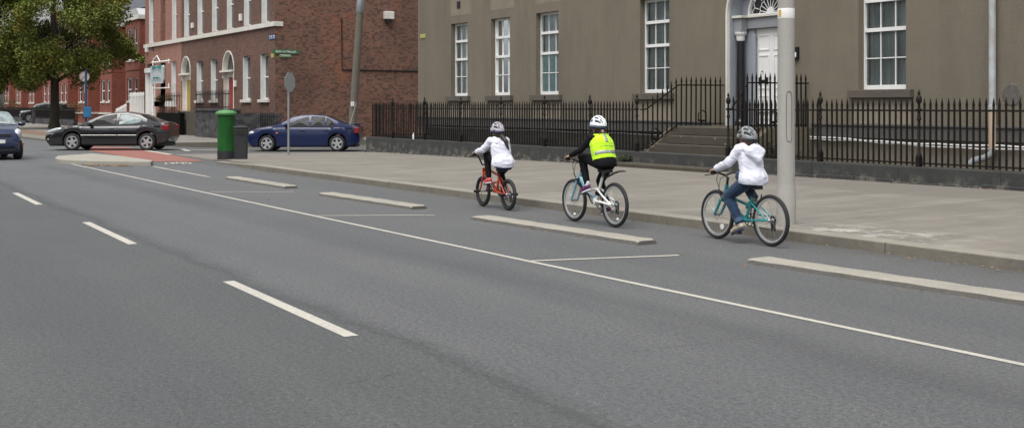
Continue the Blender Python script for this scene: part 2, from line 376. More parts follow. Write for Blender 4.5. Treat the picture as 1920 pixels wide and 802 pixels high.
# ------------------------------------------------------------------ mesh builder
def ring_frame(d):
    d = d.normalized()
    u = d.orthogonal().normalized()
    if abs(d.z) < .95: u = Vector((0, 0, 1)).cross(d).normalized()
    return u, d.cross(u).normalized()
class MB:
    def __init__(s, off=(0, 0, 0)):
        s.v = []; s.f = []; s.m = []; s.off = Vector(off)
    def add(s, vs, fs, mi=0):
        b = len(s.v); s.v += [Vector(q) for q in vs]
        s.f += [[b + i for i in f] for f in fs]; s.m += [mi] * len(fs)
    def poly(s, pts, mi=0): s.add(pts, [list(range(len(pts)))], mi)
    def box(s, x0, x1, y0, y1, z0, z1, mi=0):
        x0, x1 = sorted((x0, x1)); y0, y1 = sorted((y0, y1)); z0, z1 = sorted((z0, z1))
        s.add([(x0, y0, z0), (x1, y0, z0), (x1, y1, z0), (x0, y1, z0), (x0, y0, z1), (x1, y0, z1), (x1, y1, z1), (x0, y1, z1)],
              [(0, 3, 2, 1), (4, 5, 6, 7), (0, 1, 5, 4), (1, 2, 6, 5), (2, 3, 7, 6), (3, 0, 4, 7)], mi)
    def prism(s, pts2, z0, z1, mi=0):        # polygon in XY extruded up (z values or per-point lists), counter-clockwise
        n = len(pts2)
        lo = [(p[0], p[1], z0) for p in pts2]; hi = [(p[0], p[1], z1) for p in pts2]
        s.add(lo + hi, [list(range(n))[::-1], list(range(n, 2 * n))] + [(i, (i + 1) % n, n + (i + 1) % n, n + i) for i in range(n)], mi)
    def slab_y(s, pts, y0, y1, mi=0):        # polygon in XZ extruded along Y
        n = len(pts)
        a = [(p[0], y0, p[1]) for p in pts]; b = [(p[0], y1, p[1]) for p in pts]
        s.add(a + b, [list(range(n)), list(range(n, 2 * n))[::-1]] + [(i, n + i, n + (i + 1) % n, (i + 1) % n) for i in range(n)], mi)
    def tube(s, pts, r, n=8, mi=0, cap=True):
        pts = [Vector(p) for p in pts]; k = len(pts)
        rs = r if isinstance(r, (list, tuple)) else [r] * k
        vs = []; 
        up = None
        for i, p in enumerate(pts):
            d = (pts[min(i + 1, k - 1)] - pts[max(i - 1, 0)])
            if up is None: u, w = ring_frame(d)
            else:
                dn = d.normalized(); u = (up - dn * up.dot(dn)).normalized(); w = dn.cross(u)
            up = u
            for j in range(n):
                a = 2 * math.pi * j / n
                vs.append(p + (u * math.cos(a) + w * math.sin(a)) * rs[i])
        fs = [(i * n + j, i * n + (j + 1) % n, (i + 1) * n + (j + 1) % n, (i + 1) * n + j) for i in range(k - 1) for j in range(n)]
        if cap: fs += [list(range(n))[::-1], [(k - 1) * n + j for j in range(n)]]
        s.add(vs, fs, mi)
    def lathe(s, prof, n=16, c=(0, 0, 0), axis='z', mi=0, caps=True):   # prof (r, h)
        vs = []
        for r, h in prof:
            for j in range(n):
                a = 2 * math.pi * j / n
                q = (r * math.cos(a), r * math.sin(a), h)
                if axis == 'y': q = (q[0], q[2], -q[1])
                if axis == 'x': q = (q[2], q[0], q[1])
                vs.append(Vector(c) + Vector(q))
        k = len(prof)
        fs = [(i * n + j, i * n + (j + 1) % n, (i + 1) * n + (j + 1) % n, (i + 1) * n + j) for i in range(k - 1) for j in range(n)]
        if caps and prof[0][0] > 1e-6: fs.append(list(range(n))[::-1])
        if caps and prof[-1][0] > 1e-6: fs.append([(k - 1) * n + j for j in range(n)])
        s.add(vs, fs, mi)
    def torus(s, R0, r, c=(0, 0, 0), n=36, k=8, mi=0, sq=1.0):  # ring about the y axis
        vs = []
        for i in range(n):
            a = 2 * math.pi * i / n
            for j in range(k):
                b = 2 * math.pi * j / k
                q = R0 + r * math.cos(b)
                vs.append((c[0] + q * math.cos(a), c[1] + r * sq * math.sin(b), c[2] + q * math.sin(a)))
        fs = [(i * k + j, i * k + (j + 1) % k, ((i + 1) % n) * k + (j + 1) % k, ((i + 1) % n) * k + j) for i in range(n) for j in range(k)]
        s.add(vs, fs, mi)
    def ball(s, c, rx, ry=None, rz=None, n=12, mi=0):
        ry = ry or rx; rz = rz or rx
        k = n // 2
        prof = [(max(math.sin(math.pi * i / k), 0.0005), -math.cos(math.pi * i / k)) for i in range(k + 1)]
        b = len(s.v); s.lathe(prof, n, (0, 0, 0), 'z', mi)
        for i in range(b, len(s.v)):
            q = s.v[i]; s.v[i] = Vector((c[0] + q.x * rx, c[1] + q.y * ry, c[2] + q.z * rz))
    def build(s, name, mats, parent=None, smooth=None, bevel=0.0):
        me = bpy.data.meshes.new(name)
        me.from_pydata([tuple(q - s.off) for q in s.v], [], s.f)
        if not isinstance(mats, (list, tuple)): mats = [mats]
        for m in mats: me.materials.append(m)
        me.polygons.foreach_set('material_index', s.m)
        bm = bmesh.new(); bm.from_mesh(me)
        bmesh.ops.recalc_face_normals(bm, faces=bm.faces); bm.to_mesh(me); bm.free()
        if smooth:
            me.polygons.foreach_set('use_smooth', [True] * len(me.polygons))
            me.set_sharp_from_angle(angle=R(smooth))
        o = bpy.data.objects.new(name, me); COL.objects.link(o)
        if parent: o.parent = parent
        else: o.location = s.off
        if bevel:
            bv = o.modifiers.new('bevel', 'BEVEL'); bv.width = bevel; bv.segments = 2; bv.limit_method = 'ANGLE'
        return o
def tag(o, label, cat, group=None):
    o['label'] = label; o['category'] = cat
    if group: o['group'] = group
    return o
def thing(name, label, cat, loc=(0, 0, 0), rz=0.0, group=None):
    o = bpy.data.objects.new(name, None); COL.objects.link(o); o.empty_display_size = .2
    o.location = loc; o.rotation_euler = (0, 0, rz)
    return tag(o, label, cat, group)
def struct(o): o['kind'] = 'structure'; return o
def dup(o, parent=None):
    c = o.copy(); COL.objects.link(c)
    if parent: c.parent = parent
    return c
def dup_tree(o, parent=None):
    c = dup(o, parent)
    for ch in list(o.children): dup_tree(ch, c)
    return c
def text_mesh(txt, size, name, mat, parent, mat4, depth=.004):
    cu = bpy.data.curves.new(name, 'FONT'); cu.body = txt; cu.size = size; cu.align_x = 'CENTER'; cu.align_y = 'CENTER'; cu.extrude = depth
    t = bpy.data.objects.new(name, cu); COL.objects.link(t)
    me = bpy.data.meshes.new_from_object(t.evaluated_get(bpy.context.evaluated_depsgraph_get()))
    bpy.data.objects.remove(t)
    me.transform(mat4); me.materials.clear(); me.materials.append(mat)
    o = bpy.data.objects.new(name, me); COL.objects.link(o); o.parent = parent
    return o
def ss(t): t = max(0., min(1., t)); return t * t * (3 - 2 * t)
def lerp(a, b, t): return a + (b - a) * t
def interp(pts, x):
    if x <= pts[0][0]: return pts[0][1]
    for (a, b), (c, d) in zip(pts, pts[1:]):
        if x <= c: return b + (d - b) * (x - a) / (c - a)
    return pts[-1][1]

# ------------------------------------------------------------------ ground, road, pavements
b = MB()
b.poly([(-900, -700, -.6), (700, -700, -.6), (700, 900, -.6), (-900, 900, -.6)])
struct(b.build('ground', M['ground']))
def road_z(x, y): return -.15 * ss((y - 11.5) / 4)
b = MB()
xs = [-400, -250, -160, -110] + [-100 + 4 * i for i in range(31)] + [40, 90, 200]
ys = [-30, -14, -8, 0, 6, 10, 11.5, 12.2, 13, 13.8, 14.6, 15.5, 20, 40, 90]
nv = [(x, y, road_z(x, y)) for y in ys for x in xs]; w = len(xs)
b.add(nv, [(j * w + i, j * w + i + 1, (j + 1) * w + i + 1, (j + 1) * w + i) for j in range(len(ys) - 1) for i in range(w - 1)])
struct(b.build('road', M['asphalt'], smooth=40))

def kerb_y(x): return interp([(-35.5, 10.45), (-33.0, 10.02), (-19, 10.2), (-10, 10.42), (30, 10.9)], x)
def pave_z(x, y):
    kz = interp([(-41, .012), (-36, .02), (-34, .115), (-10, .12)], x)
    fz = interp([(-41, -.02), (-33, .05), (-24, .16), (-12, .21)], x)
    return lerp(kz, fz, ss((y - 10.6) / 7.2))
b = MB()
cols = [-41 + .5 * i for i in range(17)] + [-32.5 + i for i in range(45)]
rows = [0, .04, .1, .2, .35, .5, .65, .8, .92, 1.0]
g = []
for x in cols:
    y0 = kerb_y(x) + .30 if x > -34 else (10.75 if x < -38 else lerp(kerb_y(-35.5), 10.75, (x + 34) / -4.0))
    x1 = x if x > -39.2 else lerp(-39.2, x, .55)
    for t in rows:
        y = lerp(y0, 17.9, t); xx = lerp(x, x1, t)
        g.append((xx, y, pave_z(x, y)))
k = len(rows)
b.add(g, [(i * k + j, (i + 1) * k + j, (i + 1) * k + j + 1, i * k + j + 1) for i in range(len(cols) - 1) for j in range(k - 1)])
for j in range(k - 1):           # side-street edge of the pavement
    a, c = g[j], g[j + 1]; b.poly([a, c, (c[0], c[1], -.3), (a[0], a[1], -.3)])
for i in range(len(cols) - 1):
    a, c = g[i * k], g[(i + 1) * k]; b.poly([a, c, (c[0], c[1], -.1), (a[0], a[1], -.1)])
struct(b.build('pavement', M['pave'], smooth=40))
# kerb stones, one strip of blocks of slightly different length
b = MB(); x = -34.4; random.seed(3)
while x < 12:
    L = random.uniform(3.6, 5.2); x1 = x + L - .010
    z0, z1 = pave_z(x, 10.5) + random.uniform(-.004, .006), pave_z(x1, 10.5) + random.uniform(-.004, .006)
    ya, yb = kerb_y(x), kerb_y(x1)
    if x < -33.5: z0 = .04
    b.add([(x, ya, -.1), (x1, yb, -.1), (x1, yb + .3, -.1), (x, ya + .3, -.1), (x, ya + .012, z0), (x1, yb + .012, z1), (x1, yb + .3, z1 + .004), (x, ya + .3, z0 + .004)],
          [(0, 3, 2, 1), (0, 1, 5, 4), (1, 2, 6, 5), (2, 3, 7, 6), (3, 0, 4, 7)])
    b.f.append([len(b.v) - 4, len(b.v) - 3, len(b.v) - 2, len(b.v) - 1]); b.m.append(1)
    x += L
struct(b.build('kerb', [M['kerb'], M['kerbtop']], bevel=.014))
# far corner pavement in front of the brick houses, with its kerb
b = MB(); b2 = MB()
arc = [(-51.5 - 3 * (1 - math.cos(R(a))) if a else -51.5, 12.9 - 3 * math.sin(R(a))) for a in range(0, 91, 15)]
edge = [(-51.5, 60), (-51.5, 20)] + arc + [(-70, 9.5), (-110, 9.0), (-260, 8.5)]
outer = [(p[0] + .0, p[1]) for p in edge]
poly = edge + [(-260, 60)]
b.prism(poly[::-1], -.3, .06)
struct(b.build('far_pavement', M['pave']))
b = MB()
for (a, c) in zip(edge, edge[1:]):
    a, c = Vector((*a, 0)), Vector((*c, 0)); n = Vector((-(c - a).y, (c - a).x, 0)).normalized()
    b.add([a - n * .02, c - n * .02, c + n * .2 , a + n * .2], [], 0)
    q = [a - n * .25, c - n * .25, c + n * .03, a + n * .03]
    b.add([(p.x, p.y, -.25) for p in q] + [(p.x, p.y, .085) for p in q], [(4, 5, 6, 7), (0, 1, 5, 4), (1, 2, 6, 5), (2, 3, 7, 6), (3, 0, 4, 7)])
struct(b.build('far_kerb', M['kerb']))
b = MB()   # leaf-strewn earth verge round the street trees
b.prism([(-60, 11.3), (-61, 12.6), (-100, 12.6), (-160, 11.8), (-160, 10.2), (-100, 10.4)][::-1], .05, .075)
struct(b.build('verge', stone_mat('earth_verge', (.17, .105, .07), (.13, .085, .06), (.24, .15, .10), .8)))

# painted markings, as sheets just above the road
b = MB()
def strip(p, q, w, z=.004, b=None):
    p, q = Vector(p), Vector(q); n = Vector((-(q - p).y, (q - p).x, 0)).normalized() * w / 2
    b.poly([(p.x + n.x, p.y + n.y, z), (p.x - n.x, p.y - n.y, z), (q.x - n.x, q.y - n.y, z), (q.x + n.x, q.y + n.y, z)])
for i in range(-1, 5):
    x = -8.0 - 6.66 * i
    b.poly([(x, 3.32, .004), (x, 3.43, .004), (x - 3.1, 3.49, .004), (x - 3.1, 3.38, .004)])
struct(b.build('lane_markings', M['line']))
b = MB()
pts = [(6, 6.75), (-5, 6.70), (-11, 6.63), (-17, 6.59), (-26, 6.56), (-36.2, 6.53)]
for p, q in zip(pts, pts[1:]): strip((*p, 0), (*q, 0), .07, b=b)
for (p, q) in (((990, 490), (1273, 479)), ((590, 405), (815, 403.5)), ((388, 360), (552, 360))):
    a, c = G(*p), G(*q); strip((a.x, a.y + .05, 0), c, .075, .0055, b=b)
a, c = G(288, 312.5), G(392, 332); strip(a, c, .08, .006, b=b)
a, c = G(275, 283.0), G(321, 290.5); strip(a, c, .20, .012, b=b)
a, c = G(352, 281.5), G(412, 281.0); strip(a, c, .25, .0055, b=b)
a, c = G(341, 279.5), G(353, 283.5); strip(a, c, .20, .0075, b=b)
struct(b.build('bay_markings', M['line']))
b = MB()
red = [G(x, y, .008) for x, y in ((286, 303), (384, 302.5), (330, 292), (277, 282.5), (240, 276), (150, 274.5), (172, 283.5), (215, 290))]
b.poly(red); struct(b.build('red_cycle_lane', M['red_lane']))
b = MB()   # white bicycle symbol
def dec(px, py): return G(px, py, .014)
for cx in (318, 350):
    ring = [dec(cx + 8 * math.cos(t * .5236), 306.2 + 1.9 * math.sin(t * .5236)) for t in range(13)]
    for p, q in zip(ring, ring[1:]): strip(p, q, .05, .014, b=b)
for p, q in (((318, 306), (330, 304)), ((330, 304), (346, 304.4)), ((318, 306), (334, 307.2)), ((334, 307.2), (346, 304.4)), ((346, 304), (350, 306)), ((330, 304), (334, 307.2))):
    strip(dec(*p), dec(*q), .06, .0155, b=b)
struct(b.build('bicycle_symbol', M['line']))
b = MB(); random.seed(17)      # hairline cracks running across the lanes
for (p, q, n) in (((615, 722), (858, 690), 26), ((1150, 664), (1420, 636), 28), ((560, 440), (640, 436), 10), ((1180, 545), (1330, 527), 16)):
    a, c = G(*p), G(*q); d = (c - a); nrm = Vector((-d.y, d.x, 0)).normalized(); off = 0; prev = None
    for i in range(n + 1):
        off += random.gauss(0, .012); cur = a.lerp(c, i / n) + nrm * off
        if prev is not None and random.random() < .75: strip(prev, cur, random.uniform(.002, .006), .003, b=b)
        prev = cur
struct(b.build('road_cracks', simple('crack_filler', (.03, .03, .031), .9)))

# ------------------------------------------------------------------ concrete dividers and traffic island
def divider(pxl, pxr, label):
    A = G(*pxl); B = G(*pxr)
    L = (A - B).length; root_loc = (B.x, B.y, 0); ang = math.atan2((A - B).y, (A - B).x)
    b = MB()
    w, h = .30, .062
    sec = [(0, -.02), (.012, h - .02), (.035, h), (w - .035, h), (w - .012, h - .02), (w, -.02)]
    st = [(0, .55), (.10, 1), (L - .10, 1), (L, .35)]
    vs = []
    n = len(sec)
    segs = 14
    xs = [0, .06] + [L * i / segs for i in range(1, segs)] + [L - .06, L]
    for x in xs:
        k = .75 if x in (0, L) else 1
        for (yy, zz) in sec: vs.append((x, -yy, zz * k + (.003 * math.sin(x * 9 + yy * 30) if zz > 0 else 0)))
    fs = [(i * n + j, i * n + j + 1, (i + 1) * n + j + 1, (i + 1) * n + j) for i in range(len(xs) - 1) for j in range(n - 1)]
    fs += [list(range(n)), [(len(xs) - 1) * n + j for j in range(n)][::-1]]
    b.add(vs, fs)
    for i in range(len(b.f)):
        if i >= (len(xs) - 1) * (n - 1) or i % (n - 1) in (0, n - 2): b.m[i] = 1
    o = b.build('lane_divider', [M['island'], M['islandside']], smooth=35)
    o.location = root_loc; o.rotation_euler = (0, 0, ang)
    return tag(o, label, 'lane divider', 'low concrete dividers along the cycle lane')
GR = 'low concrete dividers along the cycle lane'
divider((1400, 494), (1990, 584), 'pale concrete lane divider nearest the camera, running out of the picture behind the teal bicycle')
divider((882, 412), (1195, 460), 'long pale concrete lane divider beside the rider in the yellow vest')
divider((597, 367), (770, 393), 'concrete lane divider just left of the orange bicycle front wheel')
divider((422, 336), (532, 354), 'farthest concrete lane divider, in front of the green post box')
b = MB()
isl = [G(x, y, .12) for x, y in ((103, 296), (108, 292), (174, 287.5), (225, 292), (287, 300.5), (283, 302.5), (252, 302.5), (180, 301.5), (112, 299))]
b.prism([(p.x, p.y) for p in isl][::-1], -.05, .12)
tag(b.build('traffic_island', M['island'], bevel=.02), 'pale concrete traffic island with a granite kerb at the mouth of the side street', 'traffic island')

# fallen leaves along the kerbs
b = MB(); random.seed(5)
def leaf_quad(b, p, s):
    a = random.uniform(0, 6.28); u = Vector((math.cos(a), math.sin(a), random.uniform(-.25, .25))) * s; v = Vector((-math.sin(a), math.cos(a), random.uniform(-.25, .25))) * s * .6
    b.poly([p - u, p - v * .9, p + u, p + v])
for i in range(330):
    x = -34 + 33 * random.random() ** .7
    y = kerb_y(x) - abs(random.gauss(0, .09)) - .02
    if random.random() < .35: y = kerb_y(x) - 1.9 - abs(random.gauss(0, .10)); 
    leaf_quad(b, Vector((x, y, .012)), random.uniform(.012, .028))
for i in range(160):
    p = isl[7].lerp(isl[6], random.random() * 1.2 - .3); leaf_quad(b, Vector((p.x + random.gauss(0, .3) + .3, p.y - abs(random.gauss(0, .12)) - .03, .012)), random.uniform(.03, .06))
for i in range(26):
    leaf_quad(b, Vector((random.uniform(-22, -7), random.uniform(6.8, 17), .012)), random.uniform(.018, .03)) if i % 2 else None
for i in range(70):
    x = random.uniform(-26, -10); y = 17.75 - abs(random.gauss(0, .06)); leaf_quad(b, Vector((x, y, pave_z(x, y) + .012)), random.uniform(.02, .04))
o = b.build('fallen_leaves', M['litter']); o['kind'] = 'stuff'; o['label'] = 'scattered dry orange leaves along the kerbs and dividers'

# ------------------------------------------------------------------ facade helpers (facades face -Y)
def wall_holes(b, x0, x1, z0, z1, Y, holes, depth, mi=0, rmi=0):
    xs = sorted({x0, x1, *[h[0] for h in holes], *[h[1] for h in holes]}); zs = sorted({z0, z1, *[h[2] for h in holes], *[h[3] for h in holes]})
    for a, c in zip(xs, xs[1:]):
        for d, e in zip(zs, zs[1:]):
            mx, mz = (a + c) / 2, (d + e) / 2
            if any(h[0] < mx < h[1] and h[2] < mz < h[3] for h in holes): continue
            b.poly([(a, Y, d), (c, Y, d), (c, Y, e), (a, Y, e)], mi)
    for h in holes:
        a, c, d, e = h[:4]; arch = len(h) > 4 and h[4]
        Z = Y + depth
        zt = e - (c - a) / 2 if arch else e
        b.poly([(a, Y, d), (a, Z, d), (a, Z, zt), (a, Y, zt)], rmi); b.poly([(c, Y, d), (c, Y, zt), (c, Z, zt), (c, Z, d)], rmi)
        b.poly([(a, Y, d), (c, Y, d), (c, Z, d), (a, Z, d)], rmi)
        if not arch: b.poly([(a, Y, e), (a, Z, e), (c, Z, e), (c, Y, e)], rmi)
        else:
            r = (c - a) / 2; xc = (a + c) / 2; n = 18
            pts = [(xc - r * math.cos(math.pi * i / n), zt + r * math.sin(math.pi * i / n)) for i in range(n + 1)]
            for p, q in zip(pts, pts[1:]):
                b.poly([(p[0], Y, p[1]), (q[0], Y, q[1]), (q[0], Y, e + .0), (p[0], Y, e + .0)], mi)
                b.poly([(p[0], Y, p[1]), (p[0], Z, p[1]), (q[0], Z, q[1]), (q[0], Y, q[1])], rmi)
def arch_band(b, xc, zs, r0, r1, y0, y1, n=24, mi=0):
    for i in range(n):
        a0, a1 = math.pi * i / n, math.pi * (i + 1) / n
        q = [(xc - r * math.cos(a), zs + r * math.sin(a)) for r, a in ((r0, a0), (r1, a0), (r1, a1), (r0, a1))]
        vs = [(p[0], y0, p[1]) for p in q] + [(p[0], y1, p[1]) for p in q]
        b.add(vs, [(0, 1, 2, 3), (0, 3, 7, 4), (1, 5, 6, 2)] + ([(0, 4, 5, 1)] if i == 0 else []) + ([(2, 6, 7, 3)] if i == n - 1 else []), mi)

# ------------------------------------------------------------------ the grey rendered house
FY = 20.5
gx0, gx1 = -42.0, -6.0
g = thing('town_house', 'long grey brown rendered house with tall white sash windows behind black railings', 'house', (-24, FY, 0))
OFF = (-24, FY, 0)
WZ0, WZ1 = 2.0, 4.66
wins = [(onY(p, 100, FY).x, onY(q, 100, FY).x) for p, q in ((845.8, 876.6), (920.5, 956.2), (1005, 1047), (1200, 1255), (1609.5, 1698.5))] + [(-13.2, -11.9)]
DX, DHW, DZ0, DZS = -22.75, 1.09, 1.14, 3.98
holes = [(a, c, WZ0, WZ1) for a, c in wins] + [(DX - DHW, DX + DHW, DZ0, DZS + DHW, True)]
b = MB(OFF)
wall_holes(b, gx0, gx1, -.9, 10.2, FY, holes, .42)
b.poly([(gx0, FY, -.9), (gx0, FY, 10.2), (gx0, FY + 11, 10.2), (gx0, FY + 11, -.9)]); b.poly([(gx1, FY, -.9), (gx1, FY + 11, -.9), (gx1, FY + 11, 10.2), (gx1, FY, 10.2)])
b.poly([(gx0, FY + 11, -.9), (gx0, FY + 11, 10.2), (gx1, FY + 11, 10.2), (gx1, FY + 11, -.9)])
b.build('wall', M['render'], g)
b = MB(OFF); b.slab_y([(gx0 - .2, 10.2), (gx1 + .2, 10.2), (gx1 + .2, 10.6), (gx0 - .2, 10.6)], FY - .2, FY + 11.2); b.build('roof', M['slate'], g)
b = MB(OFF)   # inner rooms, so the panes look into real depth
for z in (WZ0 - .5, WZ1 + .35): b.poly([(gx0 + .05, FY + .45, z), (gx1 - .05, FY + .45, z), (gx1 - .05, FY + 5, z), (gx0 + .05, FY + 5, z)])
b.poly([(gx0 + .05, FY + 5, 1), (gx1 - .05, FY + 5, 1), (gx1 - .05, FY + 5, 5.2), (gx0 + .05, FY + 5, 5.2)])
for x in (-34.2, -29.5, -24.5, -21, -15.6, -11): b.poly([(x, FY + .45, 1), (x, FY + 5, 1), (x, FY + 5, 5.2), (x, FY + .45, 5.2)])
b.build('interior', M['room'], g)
b = MB(OFF); b.box(gx0 + .6, -24.5, FY - .015, FY + .003, -.9, .925); b.build('tarred_base', simple('tarred_base_coat', (.030, .030, .027), .9, c2=(.055, .05, .04), vs=1.3, spec=.2), g)  # dark panel over the lower wall left of the steps
b = MB(OFF)
for a, c in ((gx0 - .0, -24.5), (-20.79, gx1)): b.slab_y([(a, .93), (c, .93), (c, 1.20), (a, 1.20)], FY - .07, FY + .01); b.slab_y([(a, 1.20), (c, 1.20), (c, 1.25), (a, 1.25)], FY - .10, FY + .01)
b.build('base_course', M['band'], g, bevel=.01)
def gwindow(a, c, kind):
    Yw = FY + .17; z0, z1 = WZ0 + .02, WZ1
    b = MB(OFF); F = .045
    b.box(a + .003, a + F, Yw, Yw + .12, z0, z1); b.box(c - F, c - .003, Yw, Yw + .12, z0, z1)
    b.box(a + F, c - F, Yw - .004, Yw + .12, z0, z0 + .10); b.box(a + F, c - F, Yw, Yw + .12, z1 - .07, z1 - .003)
    H = z1 - z0; w = c - a - 2 * F
    r1, r2, r3 = z0 + H * .505, z0 + H * .755, z0 + H * .265
    for z, t in ((r1, .085), (r2, .085)): b.box(a + F, c - F, Yw - .015, Yw + .11, z - t / 2, z + t / 2)
    b.box(a + F, c - F, Yw + .03, Yw + .08, r3 - .012, r3 + .012)
    for i in (1, 2):
        x = a + F + w * i / 3
        for p, q in ((z0 + .10, r3 - .016), (r3 + .016, r1 - .05), (r1 + .05, r2 - .05), (r2 + .05, z1 - .07)): b.box(x - .011, x + .011, Yw + .031, Yw + .079, p, q)
    fr = b.build('window', M['white'], g)
    b = MB(OFF); b.poly([(a + F, Yw + .055, z0 + .1), (c - F, Yw + .055, z0 + .1), (c - F, Yw + .055, z1 - .07), (a + F, Yw + .055, z1 - .07)]); b.build('pane', M['glass'], fr)
    b = MB(OFF); b.box(a - .22, c + .22, FY - .13, FY + .21, WZ0 - .17, WZ0 + .012); b.build('sill', M['sill'], fr, bevel=.012)
    if kind:   # net curtains in folds, frosted film below; grey sheets added to imitate pane reflections
        b = MB(OFF); n = 40
        zlo = z0 + .1 if kind != 'top' else r1
        rowz = [z1, zlo]
        vs = [(lerp(a + .02, c - .02, i / n), Yw + .15 + .022 * math.sin(i * 1.9) + .01 * math.sin(i * .7), z) for z in rowz for i in range(n + 1)]
        b.add(vs, [(i, i + 1, n + 2 + i, n + 1 + i) for i in range(n)])
        b.build('curtain', M['greycurtain' if kind == 'grey' else 'curtain'], fr, smooth=60)
        if kind == 'frost':
            b = MB(OFF); b.poly([(a + F, Yw + .075, z0 + .1), (c - F, Yw + .075, z0 + .1), (c - F, Yw + .075, r1 - .05), (a + F, Yw + .075, r1 - .05)]); b.build('frosted_film', M['frost'], fr)
for i, (a, c) in enumerate(wins): gwindow(a, c, ['full', 'frost', 'frost', 'grey', 'grey', 'full'][i])
for a, c in wins[:5]:      # render aprons under the sills
    b = MB(OFF); b.box(a - .14, c + .14, FY - .012, FY + .003, 1.253, WZ0 - .172); b.build('apron_panel', M['apron'], g)
up = simple('pale_render_upper', (.235, .212, .165), .95, c2=(.19, .168, .125), vs=1.6, spec=.2)
for a, c in (wins[0], wins[1], wins[2]):
    b = MB(OFF); b.box(a - .02, c + .3, FY - .003, FY + .003, 4.95, 6.6); b.build('upper_apron', up, g)
b = MB(OFF); b.box(-38.75, -38.5, FY - .02, FY + .003, 5.2, 5.45); b.build('air_vent', M['grille'], g)
# basement openings seen through the railings
for x in (-38.5, -35.6, -32.5, -26.8, -18.4):
    b = MB(OFF); b.box(x - .62, x + .62, FY - .02, FY + .003, -.2 if x > -20 else 0, .32 if x > -20 else .62); b.build('basement_grille', M['grille'], g)
# white cables clipped to the wall
b = MB(OFF); pts = []
for k_, (dz, dy) in enumerate(((0, 0), (.045, .012))):
    pts = [(x * .5 - 21.1, FY - .09 - dy, .87 + dz + .02 * math.sin(x * .55 + k_) - .006 * x + .01 * math.sin(x * 2.3 + k_ * 2)) for x in range(31)]
    b.tube(pts, .016, 5)
pts = [(-41.8 + x * .5, FY - .085, .86 + .012 * math.sin(x * .8)) for x in range(35)]
b.tube(pts, .003, 5)
b.build('wall_cable', M['white'], g)
# downpipe
px_ = onY(1860, 100, FY - .12).x
b = MB(OFF)
b.tube([(px_, FY - .11, 10.1), (px_, FY - .11, 1.62)], .07, 12)
dp = b.build('downpipe', M['pipe'], g, smooth=40)
b = MB(OFF); b.tube([(px_, FY - .11, 1.62), (px_, FY - .11, .80)], .074, 12)
b.build('pipe_lower', M['rust'], dp, smooth=40)
b = MB(OFF); b.tube([(px_, FY - .11, .80), (px_, FY - .14, .70), (px_ - .08, FY - .22, .62), (px_ - .26, FY - .34, .56), (px_ - .32, FY - .38, .48)], .07, 10)
b.build('pipe_shoe', M['pipe_dull'], dp, smooth=40)
b = MB(OFF)
for z in (1.62, 4.22, 4.30, 6.9): b.lathe([(.062, -.05), (.082, -.04), (.082, .04), (.062, .05)], 12, (px_, FY - .11, z))
b.box(px_ - .13, px_ + .13, FY - .05, FY + .002, 4.2, 4.26)
b.build('pipe_collar', M['pipe'], dp, smooth=40)
b = MB(OFF)   # round patch of repaired render beside the downpipe
c_ = onY(1898, 178, FY); b.lathe([(.0, -.012), (.2, -.012), (.24, .003)], 20, (c_.x, FY, c_.z), 'y')
b.build('render_repair', simple('repair_mortar', (.13, .12, .105), .9, var=.35, vs=9), g)
c_ = onY(1494, 101, FY)
b = MB(OFF); b.box(c_.x - .09, c_.x + .09, FY - .07, FY + .002, c_.z - .14, c_.z + .16); db = b.build('entry_box', M['black'], g, bevel=.01)
b = MB(OFF); b.box(c_.x - .05, c_.x + .05, FY - .076, FY - .071, c_.z - .08, c_.z + .03); b.build('entry_panel', M['plate'], db)

# the arched doorway
dr = MB(OFF)
xl, xr = DX - DHW, DX + DHW
sur = MB(OFF)
# trim round the arch on the wall face
arch_band(sur, DX, DZS, DHW - .004, DHW + .06, FY - .03, FY + .05, 28)
sur.box(xl - .06, xl + .004, FY - .03, FY + .05, DZ0, DZS); sur.box(xr - .004, xr + .06, FY - .03, FY + .05, DZ0, DZS)
s1 = sur.build('door_surround', M['offwhite'], g, smooth=30)
b = MB(OFF)   # painted inner lining, pilasters, frieze
def lin(x0, x1, y0, y1, z0, z1): b.box(x0, x1, y0, y1, z0, z1)
lin(xl + .003, xl + .03, FY + .05, FY + .44, DZ0 + .005, DZS - .0); lin(xr - .03, xr - .003, FY + .05, FY + .44, DZ0 + .005, DZS)
arch_band(b, DX, DZS, DHW - .03, DHW - .003, FY + .051, FY + .44, 28)
lin(xl + .03, DX - .57, FY + .43, FY + .60, DZ0 + .005, 3.62); lin(DX + .57, xr - .03, FY + .43, FY + .60, DZ0 + .005, 3.62)
lin(DX - .62, DX - .50, FY + .395, FY + .429, DZ0 + .005, 3.50); lin(DX + .50, DX + .62, FY + .395, FY + .429, DZ0 + .005, 3.50)
b.build('door_lining', M['surround'], g)
b = MB(OFF)
b.box(xl + .031, xr - .031, FY + .36, FY + .60, 3.625, 3.90)
b.box(xl + .031, xl + .33, FY + .16, FY + .359, 3.55, 3.90); b.box(xr - .33, xr - .031, FY + .16, FY + .359, 3.55, 3.90)
b.build('frieze', M['surround_d'], g, bevel=.008)
b = MB(OFF); b.box(xl + .031, xr - .031, FY + .30, FY + .62, 3.902, 3.965); b.box(xl + .031, xl + .38, FY + .10, FY + .299, 3.902, 3.965); b.box(xr - .38, xr - .031, FY + .10, FY + .299, 3.902, 3.965)
b.build('cornice', M['offwhite'], g, bevel=.008)
